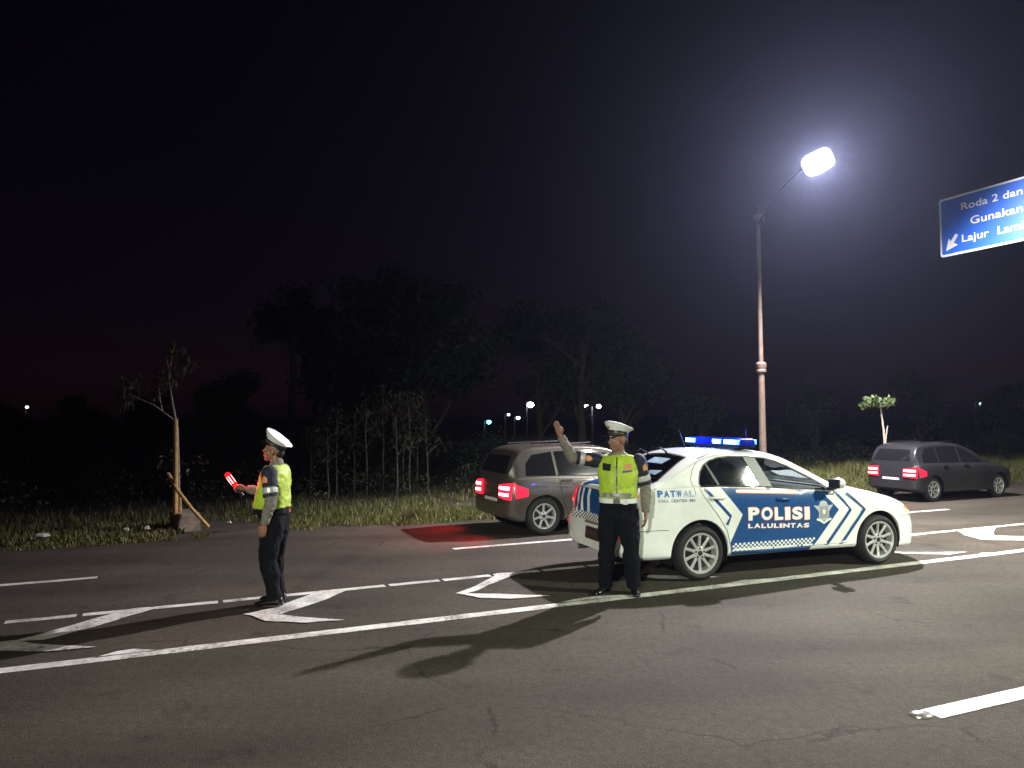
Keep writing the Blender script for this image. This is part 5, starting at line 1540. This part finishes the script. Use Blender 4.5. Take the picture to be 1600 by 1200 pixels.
# roadside grass: far too many blades to count
N = 120000
s_ = np.where(rng.random(N) < .7, rng.uniform(-16, 34, N), rng.uniform(10, 30, N))
t_ = 13.0 + rng.gamma(1.1, 1.15, N)
bz = np.array([ground_z(a, b) for a, b in zip(s_, t_)]); et = np.array([edge_t(a) for a in s_])
clump = np.array([noise.noise(Vector((a * .7, b * .7, 5.5))) for a, b in zip(s_, t_)])
fineN = np.array([noise.noise(Vector((a * 2.4, b * 2.4, 1.5))) for a, b in zip(s_, t_)])
ok = (t_ > et + .02 + .15 * fineN) & (clump + .6 * fineN + (t_ - et) * .16 > -.16) & (t_ < 19.5)
s_, t_, bz, clump, et, fineN = (a[ok] for a in (s_, t_, bz, clump, et, fineN)); N = len(s_)
hgt = (.10 + .16 * np.clip(clump + .5, 0, 1.2) + .05 * fineN) * (.6 + .9 * rng.random(N)) * np.clip((t_ - et) * 1.6 + .35, .3, 1.3) * np.interp(s_, [-6, 4, 12, 15], [.30, .42, .95, 1.4])
x = s_ * RC - t_ * RS; y = s_ * RS + t_ * RC
a = rng.uniform(0, 2 * math.pi, N); ln = rng.normal(0, .35, (N, 2)) * hgt[:, None]; wd = .006 + .008 * rng.random(N)
b0 = np.stack([x - np.cos(a) * wd, y - np.sin(a) * wd, bz - .02], 1); b1 = np.stack([x + np.cos(a) * wd, y + np.sin(a) * wd, bz - .02], 1)
m0 = np.stack([x - np.cos(a) * wd * .7 + ln[:, 0] * .35, y - np.sin(a) * wd * .7 + ln[:, 1] * .35, bz + hgt * .6], 1); m1 = m0 + np.stack([np.cos(a) * wd * 1.4, np.sin(a) * wd * 1.4, 0 * a], 1)
tp = np.stack([x + ln[:, 0], y + ln[:, 1], bz + hgt], 1)
V_ = np.stack([b0, b1, m1, m0, tp], 1).reshape(-1, 3)
i_ = np.arange(N) * 5
F_ = np.concatenate([np.stack([i_, i_ + 1, i_ + 2], 1), np.stack([i_, i_ + 2, i_ + 3], 1), np.stack([i_ + 3, i_ + 2, i_ + 4], 1)])
tag(link('grass', fast_mesh('grass', V_, F_), M['grass']), 'rough green and dry grass along the far edge of the road', 'grass', kind='stuff')

# low weeds and undergrowth behind the grass
rr = random.Random(31)
cent = []
for i in range(420):
    s0 = rr.uniform(-18, 36); t0 = rr.uniform(16.5, 23); p = RD(s0, t0, rr.uniform(.1, .5 + .8 * max(0, noise.noise(Vector((s0 * .3, t0 * .3, 9)))) + (t0 - 16.5) * .12))
    cent.append(tuple(p))
V_, F_ = leaf_cards(cent, 110, (.55, .55, .4), .085, .0, 321, 2.6)
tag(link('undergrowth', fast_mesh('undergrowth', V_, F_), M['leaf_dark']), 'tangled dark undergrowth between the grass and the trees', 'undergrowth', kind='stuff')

# litter on the grass
lit = [(-1.9, 13.45, .16, 'pale scrap of litter on the grass behind the wand officer'), (-.75, 13.55, .09, 'small white scrap on the grass right of the wand officer'), (-.45, 13.6, .07, 'tiny white scrap on the verge among dry grass'),
       (-2.9, 13.2, .08, 'small pale scrap at the road edge near the planter'), (-4.4, 12.95, .09, 'pale scrap on the dark verge left of the planter'), (-4.9, 13.05, .07, 'tiny pale scrap at the far left verge'), (14.2, 13.45, .14, 'pale stone at the road edge beyond the police car'), (.8, 13.6, .08, 'white scrap on the verge left of the brake lights')]
for i, (s0, t0, sz, lab) in enumerate(lit):
    r_ = random.Random(i); mb = MB()
    n = 7; ring = [Vector((math.cos(a_) * sz * r_.uniform(.6, 1), math.sin(a_) * sz * .7 * r_.uniform(.6, 1), r_.uniform(.0, .03))) for a_ in [2 * math.pi * k / n for k in range(n)]]
    mb.rings([ring, [p * .8 + Vector((0, 0, .02 + r_.uniform(0, .03))) for p in ring]])
    o = mb.build('litter', M['litter'], None, RD(s0, t0 + .25, ground_z(s0, t0 + .25) + .10), smooth=False); tag(o, lab, 'litter', 'scraps of litter on the verge')

# far lamps glimpsed between the trees
def far_lamp(loc, h, col, w, label, strength=40, double=False):
    t = empty('distant_lamp', (loc[0], loc[1], 0)); tag(t, label, 'lamp', 'distant lamps beyond the trees')
    MB().tube([(0, 0, 0), (0, 0, h)], [.07, .045], 8).build('post', M['pole_grey'], t)
    MB().tube([(0, 0, h - .05), (.15, -.1, h + .06), (.3, -.3, h + .05)], .03, 6).build('bracket', M['pole_grey'], t)
    em = emitter('distant_glow', col, strength)
    for k in ((-.35, .35) if double else (.3,)):
        hd = MB().box((k, -.3, h + .04), (w + .06, .2, .05)).build('lamp_head', M['pole_grey'], t)
        MB().ell((k, -.33, h - w * .3), (w / 2, .12, w * .45)).build('bulb', em, hd)
far_lamp((1.14, 60), 2.85, (.9, .95, 1.0), .5, 'bright distant lamp glimpsed between trees left of the waving arm', 30)
far_lamp((.2, 66), 1.75, (.8, .85, 1.0), .35, 'dimmer distant lamp low under the bright one among leaves', 6)
far_lamp((-.6, 64), 2.0, (.75, .8, 1.0), .25, 'faint distant lamp left of the bright one among leaves', 4)
far_lamp((4.68, 45), 2.45, (.9, .95, 1.0), .26, 'pair of distant white lamps on a post behind the raised arm', 25, True)
far_lamp((-1.81, 50), 1.55, (.15, .85, 1.0), .3, 'small cyan distant light above the brake lights', 8)
far_lamp((38.9, 60), 1.7, (.6, .85, 1.0), .45, 'bluish distant lamp near the right edge of the picture', 15)
far_lamp((42.2, 70), 2.7, (.6, .9, 1.0), .3, 'tiny distant lamp above the grass at right', 6)
far_lamp((-44.3, 70), 3.0, (1, 1, .95), .28, 'tiny distant lamp over the dark land at far left', 5)

# ------------------------------------------------------------------ added haze volume; its glow stands in for lens glare at the lamp
hz = MB().box((0, 0, 4.6), (1700, 1700, 11.2)).mesh('haze', False)
hm_ = bpy.data.materials.new('glare_haze'); hm_.use_nodes = True
hn = hm_.node_tree; hn.nodes.clear()
pv = hn.nodes.new('ShaderNodeVolumePrincipled'); pv.inputs['Color'].default_value = (.56, .64, 1.0, 1); pv.inputs['Density'].default_value = .00045; pv.inputs['Anisotropy'].default_value = .72
ho = hn.nodes.new('ShaderNodeOutputMaterial'); hn.links.new(pv.outputs[0], ho.inputs['Volume'])
tag(link('haze', hz, hm_), 'thin added haze standing in for lens glare round the street lamp', 'haze', kind='stuff')
